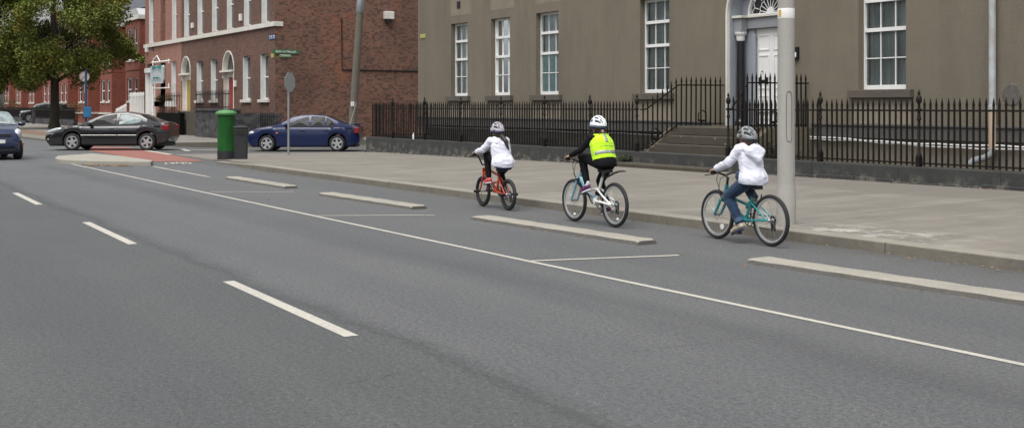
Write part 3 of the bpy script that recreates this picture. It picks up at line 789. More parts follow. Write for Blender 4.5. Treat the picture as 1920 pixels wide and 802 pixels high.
for sx in (-1, 1):
    cx, cy = DX + sx * .905, FY + .27
    b = MB(OFF); b.lathe([(.155, 1.145), (.155, 1.25), (.12, 1.29), (.112, 1.36), (.108, 2.3), (.093, 3.32)], 20, (cx, cy, 0)); cl = b.build('column', M['black'], g, smooth=35)
    b = MB(OFF); b.lathe([(.096, 3.322), (.11, 3.36), (.115, 3.45), (.14, 3.47), (.16, 3.52), (.16, 3.548)], 20, (cx, cy, 0)); b.build('capital', M['white'], cl, smooth=35)
# door leaf with panels
b = MB(OFF); yd = FY + .50
b.box(DX - .57, DX + .57, yd, yd + .05, DZ0 + .05, 3.62)
for sx in (-1, 1):
    for z0, z1 in ((1.32, 1.92), (2.08, 2.95), (3.06, 3.46)):
        x0, x1 = sorted((DX + sx * .075, DX + sx * .48))
        for q in ((x0, x0 + .035, z0, z1), (x1 - .035, x1, z0, z1), (x0 + .035, x1 - .035, z0, z0 + .035), (x0 + .035, x1 - .035, z1 - .035, z1)): b.box(q[0], q[1], yd - .018, yd + .001, q[2], q[3])
b.box(DX - .012, DX + .012, yd - .012, yd + .001, DZ0 + .05, 3.62)
door = b.build('door', M['white'], g, bevel=.004)
b = MB(OFF); lb = onY(1433, 152, yd); b.box(lb.x - .17, lb.x + .17, yd - .03, yd - .019, lb.z - .03, lb.z + .03); b.box(lb.x - .17, lb.x - .12, yd - .04, yd - .019, lb.z - .09, lb.z + .09); b.box(lb.x + .12, lb.x + .17, yd - .04, yd - .019, lb.z - .09, lb.z + .09)
b.build('letter_plate', M['black'], door)
b = MB(OFF); b.ball((lb.x - .04, yd - .035, lb.z + .24), .022); b.build('door_knob', M['black'], door, smooth=60)
# fanlight: glass and radiating bars
fr_ = .80; fz = 3.97; yf = FY + .46
b = MB(OFF)
arch_band(b, DX, fz, fr_, DHW - .032, yf - .02, yf + .08, 28)
b.build('fanlight_surround', M['surround'], g, smooth=30)
b = MB(OFF)
arch_band(b, DX, fz, fr_ - .06, fr_ - .002, yf - .05, yf + .06, 28)
b.box(DX - fr_ + .061, DX + fr_ - .061, yf - .05, yf + .06, fz - .0, fz + .035)
def arcpts(cx, cz, r, a0, a1, n=10): return [(cx + r * math.cos(lerp(a0, a1, i / n)), yf, cz + r * math.sin(lerp(a0, a1, i / n))) for i in range(n + 1)]
b.lathe([(.0, -.03), (.11, -.03), (.13, 0), (.0, .02)], 20, (DX, yf, fz + .05), 'y')
nb = 9
for i in range(nb):
    a = math.pi * (i + .5) / nb
    b.tube([(DX + .1 * math.cos(a), yf, fz + .03 + .1 * math.sin(a)), (DX + .36 * math.cos(a), yf, fz + .03 + .36 * math.sin(a))], .012, 5)
    c = (DX + .36 * math.cos(a), fz + .03 + .36 * math.sin(a))
for i in range(nb + 1):      # scallops
    a = math.pi * i / nb; r = .36 * math.sin(math.pi / nb / 2) * 1.02
    b.tube(arcpts(DX + .345 * math.cos(a), fz + .03 + .345 * math.sin(a), r, a - math.pi / 2, a + math.pi / 2, 8), .013, 5)
for i in range(6):
    a = math.pi * (i + .5) / 6
    b.tube([(DX + .45 * math.cos(a), yf, fz + .03 + .45 * math.sin(a)), (DX + .60 * math.cos(a), yf, fz + .03 + .60 * math.sin(a))], .013, 5)
    for s_ in (-1, 1):
        a2 = a + s_ * math.pi / 12
        b.tube([(DX + .60 * math.cos(a), yf, fz + .03 + .60 * math.sin(a)), (DX + .68 * math.cos((a + a2) / 2 + s_ * .03), yf, fz + .03 + .68 * math.sin((a + a2) / 2 + s_ * .03)), (DX + .645 * math.cos(a2), yf, fz + .03 + .645 * math.sin(a2))], .012, 5)
    a3 = math.pi * i / 6
    b.tube([(DX + .645 * math.cos(a3), yf, fz + .03 + .645 * math.sin(a3)), (DX + .745 * math.cos(a3), yf, fz + .03 + .745 * math.sin(a3))], .012, 5)
fl = b.build('fanlight', M['white'], g, smooth=35)
b = MB(OFF); b.slab_y([(DX + (fr_ - .03) * math.cos(math.pi * i / 24), fz + (fr_ - .03) * math.sin(math.pi * i / 24)) for i in range(25)], yf + .03, yf + .04); b.build('pane', M['dglass'], fl)

# ------------------------------------------------------------------ ground strip, plinth, steps
b = MB(); b.poly([(-41, 18.2, -.16), (gx1, 18.2, -.16), (gx1, FY, -.16), (-41, FY, -.16)]); struct(b.build('garden_ground', M['areafloor']))
PT = .51
b = MB(); x = -40.95; random.seed(8)
while x < -6:
    L = random.uniform(1.6, 2.3); x1 = x + L - .006
    b.box(x, x1, 17.85 + random.uniform(-.003, .003), 18.22, -.3, PT + random.uniform(-.004, .004)); x += L
b.box(-40.95, -40.6, 18.221, FY, -.4, PT)
for x in [-40.97 + i * 1.0 for i in range(33)]:
    z = pave_z(max(x, -40), 17.8) + random.uniform(.03, .10)
    if not -25.3 < x < -20.8: b.box(x, x + .992, 17.795 + random.uniform(0, .02), 17.845, -.3, z)
o = b.build('plinth_wall', M['plinth'], bevel=.012); tag(o, 'low dark stone plinth wall with flaking base under the black front railings', 'wall')
SX0, SX1 = -23.80, -21.03
st = thing('entrance_steps', 'worn brown stone steps rising to the white front door between railings', 'steps', (-22.7, 18.2, 0)); so = (-22.7, 18.2, 0)
for i, (y0, z0, z1) in enumerate(((18.14, .52, .715), (18.46, .716, .925), (18.78, .926, 1.136))):
    b = MB(so); y1 = FY + .44 if i == 2 else y0 + .62
    if i == 0: b.box(SX0 - .18, SX1, 18.225, y1, z0 - .5, z1)
    else: b.box(SX0 + .02 * i, SX1, y0, y1, z0, z1)
    b.build('step', M['step'], st, bevel=.018)
b = MB(so); b.slab_y([(0, 0), (1, 0)], 0, 0) if 0 else None
# cheek walls carrying the side railings
for x0, x1 in ((-24.45, -24.22), (-21.02, -20.80)):
    prof = [(18.23, -.15), (18.23, .53), (19.12, 1.13), (FY - .005, 1.13), (FY - .005, -.15)]
    vs = [(x0, y, z) for y, z in prof] + [(x1, y, z) for y, z in prof]; n = 5
    b = MB(so); b.add(vs, [list(range(n)), list(range(n, 2 * n))[::-1]] + [(i, n + i, n + (i + 1) % n, (i + 1) % n) for i in range(n)])
    b.build('cheek_wall', M['cheek'], st)
b = MB(so); b.box(-24.21, SX0 - .19, 18.24, FY - .01, -.15, .62); b.box(SX0 - .17, SX0 + .03, 18.5, FY - .01, .63, .95); b.build('side_block', M['step'], st)
a, c = G(1172, 312, .22), G(1318, 330, .24)
b = MB(so); b.prism([(-24.6, 17.25), (-20.8, 17.25), (-20.8, 17.79), (-24.6, 17.79)], .05, .255); b.build('kerb_step', M['step'], st, bevel=.02)

# ------------------------------------------------------------------ iron railings
BARH = 1.27
def bar_mesh(h):
    b = MB(); r = .0145
    b.add([(-r, -r, 0), (r, -r, 0), (r, r, 0), (-r, r, 0), (-r, -r, h - .17), (r, -r, h - .17), (r, r, h - .17), (-r, r, h - .17)], [(0, 1, 5, 4), (1, 2, 6, 5), (2, 3, 7, 6), (3, 0, 4, 7)])
    q = .0175
    b.add([(-r, -r, h - .17), (r, -r, h - .17), (r, r, h - .17), (-r, r, h - .17), (-q, -q, h - .125), (q, -q, h - .125), (q, q, h - .125), (-q, q, h - .125), (-.002, -.002, h), (.002, -.002, h), (.002, .002, h), (-.002, .002, h)],
          [(0, 1, 5, 4), (1, 2, 6, 5), (2, 3, 7, 6), (3, 0, 4, 7), (4, 5, 9, 8), (5, 6, 10, 9), (6, 7, 11, 10), (7, 4, 8, 11), (8, 9, 10, 11)])
    return b
def railing(name, label, P, zb, spacing, posts=(), group=None, most=100, orn=(), h=BARH):
    """P: polyline of XY points; zb(s): height of the rail foot along it."""
    P = [Vector((p[0], p[1])) for p in P]
    lens = [0]
    for p, q in zip(P, P[1:]): lens.append(lens[-1] + (q - p).length)
    def at(s):
        for i in range(len(P) - 1):
            if s <= lens[i + 1] + 1e-6:
                t = (s - lens[i]) / (lens[i + 1] - lens[i]); return P[i].lerp(P[i + 1], t)
        return P[-1]
    L = lens[-1]
    org = Vector((P[0].x, P[0].y, zb(0)))
    t = thing(name, label, 'railing', org, 0, group)
    n = int(L / spacing); ss_ = [spacing * (.5 + i) for i in range(n)]
    ss_ = [s for s in ss_ if all(abs(s - p) > spacing * .45 for p in posts)]
    ss_.sort(key=lambda s: (at(s)).length)
    first = bar_mesh(h).build('bar', M['iron'], t)
    for i, s in enumerate(ss_[:most]):
        o = first if i == 0 else dup(first, t)
        p = at(s); o.location = (p.x - org.x, p.y - org.y, zb(s) - org.z + .0)
        o.rotation_euler = (random.gauss(0, .004), random.gauss(0, .006), 0)
    if len(ss_) > most:
        b = MB(org)
        for s in ss_[most:]:
            p = at(s); m_ = bar_mesh(h); b.add([q + Vector((p.x, p.y, zb(s))) for q in m_.v], m_.f)
        o = b.build('bar', M['iron'], t); o['kind'] = 'stuff'
    # rails follow the slope
    fine = sorted({0, L, *[x for x in lens], *[L * i / 40 for i in range(41)]})
    for dz, hh, ww in ((.05, .03, .016), (h - .235, .034, .017)):
        b = MB(org)
        vs = []
        for s in fine:
            pt = at(s); d = at(min(s + .01, L)) - at(max(s - .01, 0)); nn = Vector((-d.y, d.x)).normalized() * ww
            for sg, k in ((-1, -1), (-1, 1), (1, 1), (1, -1)): vs.append((pt.x + nn.x * sg, pt.y + nn.y * sg, zb(s) + dz + hh / 2 * k))
        nf = len(fine)
        b.add(vs, [(i * 4 + j, i * 4 + (j + 1) % 4, i * 4 + 4 + (j + 1) % 4, i * 4 + 4 + j) for i in range(nf - 1) for j in range(4)] + [(0, 1, 2, 3), tuple((nf - 1) * 4 + j for j in (3, 2, 1, 0))])
        b.build('rail', M['iron'], t)
    fp = None
    for s in posts:
        if fp is None:
            b = MB()
            b.box(-.045, .045, -.045, .045, -.02, .16)
            b.lathe([(.05, .16), (.055, .19), (.03, .24), (.027, h - .42), (.045, h - .40), (.03, h - .34), (.028, h - .25), (.055, h - .235), (.055, h - .205), (.025, h - .19), (.022, h - .12), (.05, h - .07), (.056, h - .02), (.04, h + .03), (.018, h + .06), (.03, h + .085), (.02, h + .12), (.004, h + .16)], 10)
            fp = o = b.build('post', M['iron'], t, smooth=40)
        else: o = dup(fp, t)
        p = at(s); o.location = (p.x - org.x, p.y - org.y, zb(s) - org.z)
    for s in orn:       # hexagonal cast ornament between two bars near the foot
        p = at(s); d = (at(s + .01) - at(s - .01)).normalized() if s > .02 else (P[1] - P[0]).normalized()
        b = MB(org); rr = .125
        pts = [(p.x + d.x * rr * math.cos(R(a)), p.y + d.y * rr * math.cos(R(a)), zb(s) + .24 + rr * 1.25 * math.sin(R(a))) for a in range(30, 391, 60)]
        b.tube(pts, .017, 5)
        b.tube([(p.x + d.x * rr * q, p.y + d.y * rr * q, zb(s) + .13) for q in (-1, 1)], .022, 5)
        b.build('ornament', M['iron'], t)
    return t
def px_s(px, P0, sign=1): return (onY(px, 200, 17.98).x - P0) * sign
YR = 18.0
RG = 'black iron railings of the grey house'
LA = -24.36
posts = [ -24.36 - onY(p, 200, YR).x for p in (1197, 1106, 1021, 939, 864, 796, 736)]
posts[0] = .02
railing('front_railing', 'long black spiked front railing left of the entrance steps, behind the first two riders', [(LA, YR), (-40.78, YR)], lambda s: PT + .02, .139, posts, RG)
railing('side_railing', 'black spiked return railing at the side street corner of the grey house', [(-40.78, YR + .12), (-40.78, FY - .05)], lambda s: PT + .02, .139, (), RG)
def stair_z(s): return lerp(PT + .02, 1.15, max(0, min(1, (s - .15) / .95)))
railing('stair_railing', 'black spiked railing climbing beside the steps on the left of the doorway', [(-24.33, YR + .08), (-24.2, 19.2), (-23.93, FY - .05)], stair_z, .139, (), RG, orn=(.42, 1.78))
RA = -20.95
posts = [onY(p, 200, YR).x - RA for p in (1538, 1723)]; posts = [.03] + posts + [posts[-1] + 2.5, posts[-1] + 5.0, posts[-1] + 7.5]
railing('front_railing', 'black spiked front railing right of the doorway, crossing behind the concrete lamp post', [(RA, YR), (-6.2, YR)], lambda s: PT + .02, .137, posts, RG, most=110)
railing('stair_railing', 'black spiked railing on the right of the steps in front of the white door', [(-20.92, YR + .08), (-20.92, FY - .04)], lambda s: lerp(PT + .02, 1.15, max(0, min(1, s / .5))), .139, (), RG, orn=(1.30,))
# small plant behind the railing by the door, dropped bottle on the plinth
def plant(name, label, cat, c, rx, rz, n, s, mat='shrub', stem=True, group=None):
    t = thing(name, label, cat, (c[0], c[1], c[2]), 0, group)
    b = MB()
    for i in range(n):
        v = Vector((random.gauss(0, 1), random.gauss(0, 1), random.gauss(0, 1))).normalized() * (random.random() ** .4)
        leaf_quad(b, Vector((v.x * rx, v.y * rx, rz * (1 + v.z * .95))), s * random.uniform(.6, 1.3))
    b.build('foliage', M[mat], t)
    b = MB()
    for i in range(4): b.tube([(random.gauss(0, .03), random.gauss(0, .03), -.05), (random.gauss(0, rx * .4), random.gauss(0, rx * .4), rz * 1.2)], [.015, .006], 5)
    b.build('stem', M['bark'], t)
    return t
plant('shrub', 'small green shrub growing behind the railing in front of the door', 'shrub', (-20.6, 19.3, -.16), .55, .55, 700, .07)
bt = onY(779, 255, 17.98); 
b = MB(); b.lathe([(.035, 0), (.036, .13), (.03, .16), (.012, .2), (.012, .24), (.0, .24)], 10); o = b.build('bottle', M['white'], smooth=40); o.location = (bt.x, 17.9, PT + .006); o.scale = (.9, .9, .95); tag(o, 'small white bottle left standing on the dark plinth under the left railing', 'bottle')
plant('weed', 'clump of green weeds at the foot of the plinth behind the rider in yellow', 'weed', (*onY(1168, 306, 17.7).xy, .17), .28, .14, 160, .05)
# yellow plate on the left end of the wall
c_ = onY(793.5, 68, FY); b = MB((c_.x, FY, c_.z)); b.box(c_.x - .23, c_.x + .23, FY - .02, FY - .004, c_.z - .075, c_.z + .075)
o = b.build('wall_sign', M['yellowsign']); tag(o, 'small yellow green plate at the left end of the grey wall', 'sign')

# ------------------------------------------------------------------ concrete lamp post
lp = G(1474, 418, .13); 
t = thing('lamp_post', 'thick pale concrete lamp post with a white band beside the teal bicycle', 'lamp post', (lp.x, lp.y, .1))
b = MB(); b.lathe([(.125, 0), (.128, .42), (.118, .47), (.114, .6), (.109, 2.6), (.108, 3.4), (.085, 8.2)], 28); b.build('shaft', M['concrete'], t, smooth=30)
ca = math.atan2(-lp.y, -lp.x)        # towards the camera
def onpole(a, r): return (r * math.cos(a), r * math.sin(a))
b = MB(); h0, h1 = 1.09, 1.74      # rounded access door outline on the camera side
a0 = ca + .35
pts = []
for i in range(25):
    u = 2 * math.pi * i / 24; du = max(-1, min(1, 1.35 * math.cos(u))); dv = max(-1, min(1, 1.12 * math.sin(u)))
    pts.append((*onpole(a0 + du * .33, .1135 + .0012), (h0 + h1) / 2 + dv * (h1 - h0) / 2))
b.tube(pts, .004, 4, cap=False); b.build('access_door', M['oldconc'], t)
b = MB(); b.lathe([(.1095, 2.685), (.1108, 2.69), (.1106, 2.81), (.1090, 2.815)], 28); bd = b.build('white_band', M['white'], t, smooth=30)
b = MB(); q = [(*onpole(ca - .95 + i * .07, .1125), z) for z in (2.705, 2.795) for i in range(6)]; b.add(q, [(i, i + 1, i + 7, i + 6) for i in range(5)]); b.build('yellow_sticker', M['yellow'], bd)
b = MB(); b.tube([(0, 0, 8.2), (.0, -.4, 8.7), (0, -1.4, 8.95)], .05, 8); b.box(-.15, .15, -2.1, -1.4, 8.88, 9.05); b.build('lamp_head', M['galv'], t)
# leaning old pole by the brick gable
t = thing('utility_pole', 'old leaning brown utility pole in front of the red brick gable', 'pole', (-52.9, 22.3, -.15)); lean = Vector((.034, .058, 1))
b = MB(); b.tube([lean * z for z in (0, 2, 4, 6.2)], [.20, .185, .175, .165], 14, 0); b.build('shaft', M['oldconc'], t, smooth=40)
b = MB(); b.tube([lean * z for z in (6.2, 6.25, 6.8)], [.172, .2, .19], 14, 0); b.tube([lean * z for z in (6.8, 9.5)], [.14, .12], 12); b.build('upper_shaft', M['galv'], t, smooth=40)
p = lean * 1.9; b = MB(); b.box(p.x - .0 + .12, p.x + .2, p.y - .2, p.y - .06, p.z - .11, p.z + .11); b.build('white_notice', M['plate'], t)

# ------------------------------------------------------------------ brown brick corner house and its lighter neighbour
BY = 20.0
XC = onY(516, 100, BY).x            # street corner
XM = onY(340, 100, BY).x            # party line with the lighter house
XE = onY(272, 100, BY).x
def bx(px): return onY(px, 100, BY).x
def bxy(px, Y): return onY(px, 100, Y).x
STR = 5.55                           # stringcourse
def sash(root, a, c, z0, z1, OFF, Y=BY, dep=.34, sill=True, glassm='dglass', bar=True, mat='white', blind=True):
    b = MB(OFF); F = .06; yw = Y + dep - .1
    b.box(a + .003, a + F, yw, yw + .08, z0, z1 - .003); b.box(c - F, c - .003, yw, yw + .08, z0, z1 - .003)
    b.box(a + F, c - F, yw, yw + .08, z0 + .002, z0 + .09); b.box(a + F, c - F, yw, yw + .08, z1 - .07, z1 - .003)
    zm = (z0 + z1) / 2; b.box(a + F, c - F, yw - .01, yw + .07, zm - .03, zm + .03)
    fr = b.build('window', M[mat], root)
    b = MB(OFF); b.box(a + F, c - F, yw + .045, yw + .055, z0 + .09, z1 - .07); b.build('pane', M[glassm], fr)
    b = MB(OFF)                     # plastered and painted reveals
    b.box(a + .002, a + .02, Y + .012, yw - .002, z0 + .002, z1 - .002); b.build('reveal', M['white'], fr)
    b = MB(OFF); b.box(c - .02, c - .002, Y + .012, yw - .002, z0 + .002, z1 - .002); b.build('reveal', M['white'], fr)
    if sill:
        b = MB(OFF); b.box(a - .14, c + .14, Y - .12, Y + .2, z0 - .15, z0 - .003); b.build('sill', M['offwhite'], fr, bevel=.01)
    return fr
h1 = thing('corner_house', 'dark brown brick corner house with tall white sashes and red and yellow arched doors', 'house', (XC - 8, BY, 0)); OFF = (XC - 8, BY, 0)
lw = []
for p0, p1, t, bt in ((455, 469.5, 90, 187), (488, 503.5, 85, 187), (395, 408, 96, 180), (368.5, 381, 99, 180)):
    lw.append((bx(p0), bx(p1)))
LZ0, LZ1 = 1.98, 4.28
uw = [(bx(a), bx(c)) for a, c in ((425, 438), (457, 471), (490, 505), (345, 356), (370, 382), (397, 409.5))]
UZ0 = 5.86
d_red = (bx(418), bx(438.5)); d_yel = (bx(339.8), bx(357))
dz1 = 4.62
holes = [(a, c, LZ0, LZ1) for a, c in lw] + [(a, c, UZ0, 8.6) for a, c in uw] + [(*d_red, 1.35, dz1, True), (d_yel[0] + .12, d_yel[1], 1.35, dz1, True)]
b = MB(OFF); GAB = .0
wall_holes(b, XM, XC, -.4, 11, BY, holes, .34)
b.build('front_wall', M['brick_f'], h1)
b = MB(OFF)
b.poly([(XC, BY, -.4), (XC, BY + 18, -.4), (XC, BY + 18, 11), (XC, BY, 11)]); b.poly([(XM, BY, -.4), (XM, BY, 11), (XM, BY + 18, 11), (XM, BY + 18, -.4)]); b.poly([(XM, BY + 18, -.4), (XM, BY + 18, 11), (XC, BY + 18, 11), (XC, BY + 18, -.4)])
b.build('gable_wall', M['brick_g'], h1)
b = MB(OFF); b.box(XM + .02, XC - .02, BY + .36, BY + .40, .2, 10.8); b.build('inner_wall', M['room'], h1)
b = MB(OFF); b.slab_y([(XM, 11), (XC + .2, 11), (XC + .2, 11.2), (XM, 11.2)], BY - .2, BY + 18.2); b.build('roof', M['slate'], h1)
b = MB(OFF); b.box(XM, XC + .10, BY - .12, BY + .05, STR + .04, STR + .27); b.box(XC - .001, XC + .10, BY + .05, BY + .38, STR + .04, STR + .27); b.build('string_course', M['offwhite'], h1, bevel=.01)
for a, c in lw: sash(h1, a, c, LZ0, LZ1, OFF)
for a, c in uw: sash(h1, a, c, UZ0, 8.6, OFF, sill=False)
b = MB(OFF)
for a, c in ((455, 470), (488, 504)):
    xa, xc = bx(a), bx(c); b.box(xa + .1, xc - .1, BY - .01, BY + .003, -.2, .55)
b.build('basement_window', M['offwhite'], h1)
def arched_door(root, a, c, z0, z1, OFF, leaf, name='door'):
    xc = (a + c) / 2; r = (c - a) / 2; zs = z1 - r
    b = MB(OFF)
    arch_band(b, xc, zs, r - .003, r + .07, BY - .03, BY + .03, 18); b.box(a - .07, a + .003, BY - .03, BY + .03, zs - .45, zs)
    b.box(c - .003, c + .07, BY - .03, BY + .03, zs - .45, zs)
    arch_band(b, xc, zs, r - .04, r - .004, BY + .031, BY + .335, 18)
    b.box(a - .22, c + .08, BY - .14, BY + .2, zs - .12, zs - .02); b.box(a + .004, c - .004, BY + .2, BY + .30, zs - .40, zs - .02)
    b.box(a + .004, a + .04, BY + .031, BY + .33, z0, zs - .13); b.box(a + .041, a + .34, BY + .22, BY + .335, z0, zs - .41)
    b.box(c - .04, c - .004, BY + .031, BY + .33, z0, zs - .13)
    b.build('door_surround', M['offwhite'], root, smooth=30)
    b = MB(OFF); b.box(a + .345, c - .042, BY + .25, BY + .30, z0, zs - .405)
    for zz in (z0 + .35, z0 + 1.25): b.box(a + .43, c - .12, BY + .236, BY + .249, zz, zz + .7)
    o = b.build(name, leaf, root)
    b = MB(OFF); b.slab_y([(xc + (r - .05) * math.cos(math.pi * i / 16), zs + (r - .05) * math.sin(math.pi * i / 16)) for i in range(17)], BY + .25, BY + .26); b.build('fanlight', M['dglass'], root)
arched_door(h1, *d_red, 1.35, dz1, OFF, M['reddoor'])
arched_door(h1, d_yel[0] + .12, d_yel[1], 1.35, dz1, OFF, M['yellowdoor'])
b = MB(OFF)
for (px, py, w, hgt) in ((452 - 10, 157, .22, .34), (452.5, 33, .28, .36), (362, 48, .3, .3)):
    p = onY(px, py, BY); b.box(p.x - w / 2, p.x + w / 2, BY - .1, BY + .002, p.z - hgt / 2, p.z + hgt / 2)
b.build('meter_box', M['white'], h1)
b = MB(OFF); p = onY(438.5, 170, BY); b.tube([(p.x + .12, BY - .05, 3.4), (p.x + .12, BY - .05, .9)], .035, 6); b.build('waste_pipe', M['offwhite'], h1)
# things on the gable
b = MB(OFF); q1 = onX(640, 34, XC); q2 = onX(641, 131, XC); q3 = onX(790, 134, XC)
b.tube([(XC + .03, q1.y, q1.z), (XC + .03, q2.y, q2.z), (XC + .03, q3.y, q3.z)], .035, 6); b.build('conduit', M['grille'], h1)
p = onX(727, 29, XC); b = MB(OFF); b.box(XC, XC + .28, p.y - .26, p.y + .26, p.z - .22, p.z + .18); fl_ = b.build('flood_lamp', M['offwhite'], h1, bevel=.03)
b = MB(OFF); b.box(XC + .05, XC + .2, p.y - .16, p.y + .16, p.z - .40, p.z - .221); b.build('lamp_shroud', M['bin'], fl_)
b = MB(OFF); p = onX(676, 15, XC)

h2 = thing('town_house', 'pink brick house with window boxes between the dark corner house and the red terrace', 'house', (XE + 6, BY, 0)); OFF = (XE + 6, BY, 0)
lw2 = [(bx(301), bx(310)), (bx(321), bx(330.5))]; uw2 = [(bx(279), bx(288.5)), (bx(301), bx(310)), (bx(322), bx(332))]
dw = (bx(272.8), bx(290))
holes = [(a, c, 1.75, 4.45) for a, c in lw2] + [(a, c, 5.86, 9) for a, c in uw2] + [(dw[0] + .35, dw[1], .95, 4.5)]
b = MB(OFF); wall_holes(b, XE, XM, -.4, 11, BY, holes, .34)
b.poly([(XE, BY, -.4), (XE, BY, 11), (XE, BY + 14, 11), (XE, BY + 14, -.4)])
b.build('front_wall', M['brick_l'], h2)
b = MB(OFF); b.box(XE + .02, XM - .02, BY + .36, BY + .40, .2, 10.8); b.build('inner_wall', M['room'], h2)
b = MB(OFF); b.slab_y([(XE, 11), (XM, 11), (XM, 11.2), (XE, 11.2)], BY - .2, BY + 14.2); b.build('roof', M['slate'], h2)
b = MB(OFF); b.box(XE, XM - .003, BY - .12, BY + .05, STR + .04, STR + .27); b.build('string_course', M['offwhite'], h2)
for a, c in lw2 + uw2:
    lo = (a, c) in lw2
    fr = sash(h2, a, c, 1.75 if lo else 5.86, 4.45 if lo else 9, OFF, sill=lo)
    if lo:
        b = MB(OFF); b.box(a - .1, c + .1, BY - .38, BY - .121, 1.62, 1.95); wb = b.build('window_box', M['white'], fr)
        b = MB(OFF)
        for i in range(160): leaf_quad(b, Vector((random.uniform(a - .05, c + .05), BY - .25 + random.gauss(0, .07), 2.0 + abs(random.gauss(0, .13)))), .07)
        b.build('flowers', M['shrub'], fr)
b = MB(OFF); b.box(dw[0] + .35 + .003, dw[1] - .003, BY + .2, BY + .26, .95, 3.6); b.box(dw[0] + .5, dw[1] - .15, BY + .18, BY + .199, 1.2, 2.2); b.build('door', M['white'], h2)
b = MB(OFF); b.box(dw[0] + .2, dw[0] + .352, BY - .06, BY + .19, .9, 3.9); b.box(dw[1] - .002, dw[1] + .16, BY - .06, BY + .19, .9, 3.9); b.box(dw[0] + .15, dw[1] + .2, BY - .12, BY + .15, 3.9, 4.2); b.box(dw[0] + .36, dw[1] - .006, BY + .2, BY + .3, 3.62, 3.9); b.build('door_surround', M['white'], h2)
b = MB(OFF); p = onY(287.5, 92, BY); b.lathe([(.0, -.03), (.15, -.03), (.15, .002)], 14, (p.x, BY, p.z), 'y'); b.build('plaque', M['navyplate'], h2)
p = onY(277, 91, BY); b = MB(OFF); b.box(p.x - .2, p.x + .2, BY - .15, BY + .002, p.z - .25, p.z + .2); b.build('alarm_box', M['plate'], h2)

# signs on the corner house
def wsign(name, label, px, py, w, h, mat, onx=False, txt=(), cat='sign'):
    p = onX(px, py, XC + .03) if onx else onY(px, py, BY - .012)
    t = thing(name, label, cat, p, R(90) if onx else 0)
    b = MB(); b.box(-w / 2, w / 2, -.012, .010, -h / 2, h / 2); b.build('board', M[mat], t)
    for (s, dz, size, mt) in txt:
        text_mesh(s, size, 'lettering', M[mt], t, Matrix.Translation((0, -.016, dz)) @ Matrix.Rotation(R(90), 4, 'X'))
    return t
wsign('direction_sign', 'long green sign with white lettering high on the brick gable', 536, 97.2, 1.36, .23, 'greensign', True, [('Baile na Manach', 0, .165, 'white')])
wsign('direction_sign', 'small pale green sign below the long green one on the brick gable', 535, 104, .62, .2, 'greensign_l', True, [('Monkstown', 0, .1, 'white')])
t = wsign('street_name_plate', 'blue street name plate near the corner of the brown brick facade', 510, 70, .95, .26, 'navyplate')
b = MB(); 
for i, (x, w) in enumerate(((-.36, .2), (-.12, .26), (.2, .3))): b.box(x, x + w * .8, -.016, -.013, .02, .07); b.box(x + .03, x + w * .7, -.016, -.013, -.07, -.03)
b.build('lettering', M['white'], t)
wsign('hydrant_plate', 'tiny yellow green plate on the brick corner beside the green signs', 511, 104.5, .42, .2, 'yellowsign')

# front areas of those houses: rubble wall, steps, iron railings, white stair railing
b = MB(); b.box(bxy(434, 17.5), bxy(366, 17.5), 17.5, 17.95, -.2, 1.42); b.box(bxy(435, 17.5), bxy(365, 17.5), 17.42, 18.0, 1.421, 1.52)
b.box(bxy(434, 17.5) - .5, bxy(434, 17.5) - .001, 17.951, 19.97, -.2, 1.3)
tag(b.build('rubble_wall', M['rubble']), 'dark rubble stone garden wall behind the green post box', 'wall')
b = MB(); xa_, xb_ = bxy(344, 18.6), bxy(362, 18.6); b.box(xa_, xb_, 18.3, 19.95, -.1, 1.33); b.box(xa_, xb_, 17.9, 18.29, -.1, .9); b.box(xa_ + .2, xb_, 17.5, 17.89, -.1, .45)
tag(b.build('door_steps', M['step']), 'stone steps up to the yellow arched door', 'steps')
b = MB(); b.box(bx(416), bx(440), 18.01, 19.95, -.1, 1.33)
tag(b.build('door_steps', M['step']), 'raised stone threshold in front of the red arched door', 'steps')
BG = 'black railings of the brick houses'
def railing_far(name, label, P, zb, h, sp, mat='iron', group=BG, slope=None, bw_=.9):
    P0, P1 = Vector(P[0]), Vector(P[1]); L = (P1 - P0).length; d = (P1 - P0) / L
    t = thing(name, label, 'railing', (P0.x, P0.y, zb), 0, group); n = int(L / sp)
    zf = slope or (lambda s: 0)
    first = bar_mesh(h)
    for i, q in enumerate(first.v): first.v[i] = Vector((q.x * bw_, q.y * bw_, q.z))
    first = first.build('bar', M[mat], t)
    for i in range(min(n, 98)):
        o = first if i == 0 else dup(first, t); s = (i + .5) * sp; o.location = (d.x * s, d.y * s, zf(s))
    b = MB(); nn = Vector((-d.y, d.x)) * .02
    for z in (.08, h - .22):
        for a_, c_ in zip([L * i / 10 for i in range(10)], [L * i / 10 for i in range(1, 11)]):
            p, q = d * a_, d * c_
            vs = [(pt.x + nn.x * sg, pt.y + nn.y * sg, z + zf(s) + k * .022) for pt, s in ((p, a_), (q, c_)) for sg in (-1, 1) for k in (-1, 1)]
            b.add(vs, [(0, 1, 5, 4), (2, 6, 7, 3), (0, 4, 6, 2), (1, 3, 7, 5)])
        b.build('rail', M[mat], t); b = MB()
    return t
railing_far('area_railing', 'black spiked railing on top of the rubble wall behind the post box', ((bxy(430, 17.72), 17.72), (bxy(366, 17.72), 17.72)), 1.52, .95, .24)
railing_far('area_railing', 'black spiked railing at the foot of the brown brick facade behind the blue car', ((bxy(514, 18.9), 18.9), (bxy(440, 18.9), 18.9)), -.02, 1.4, .26)
railing_far('area_railing', 'black spiked railing in front of the pink brick house and its window boxes', ((bxy(338, 17.8), 17.8), (bxy(295, 17.8), 17.8)), 1.28, 1.15, .34)
b = MB(); b.box(bxy(341, 17.8), bxy(297, 17.8), 17.7, 17.95, -.1, 1.28)
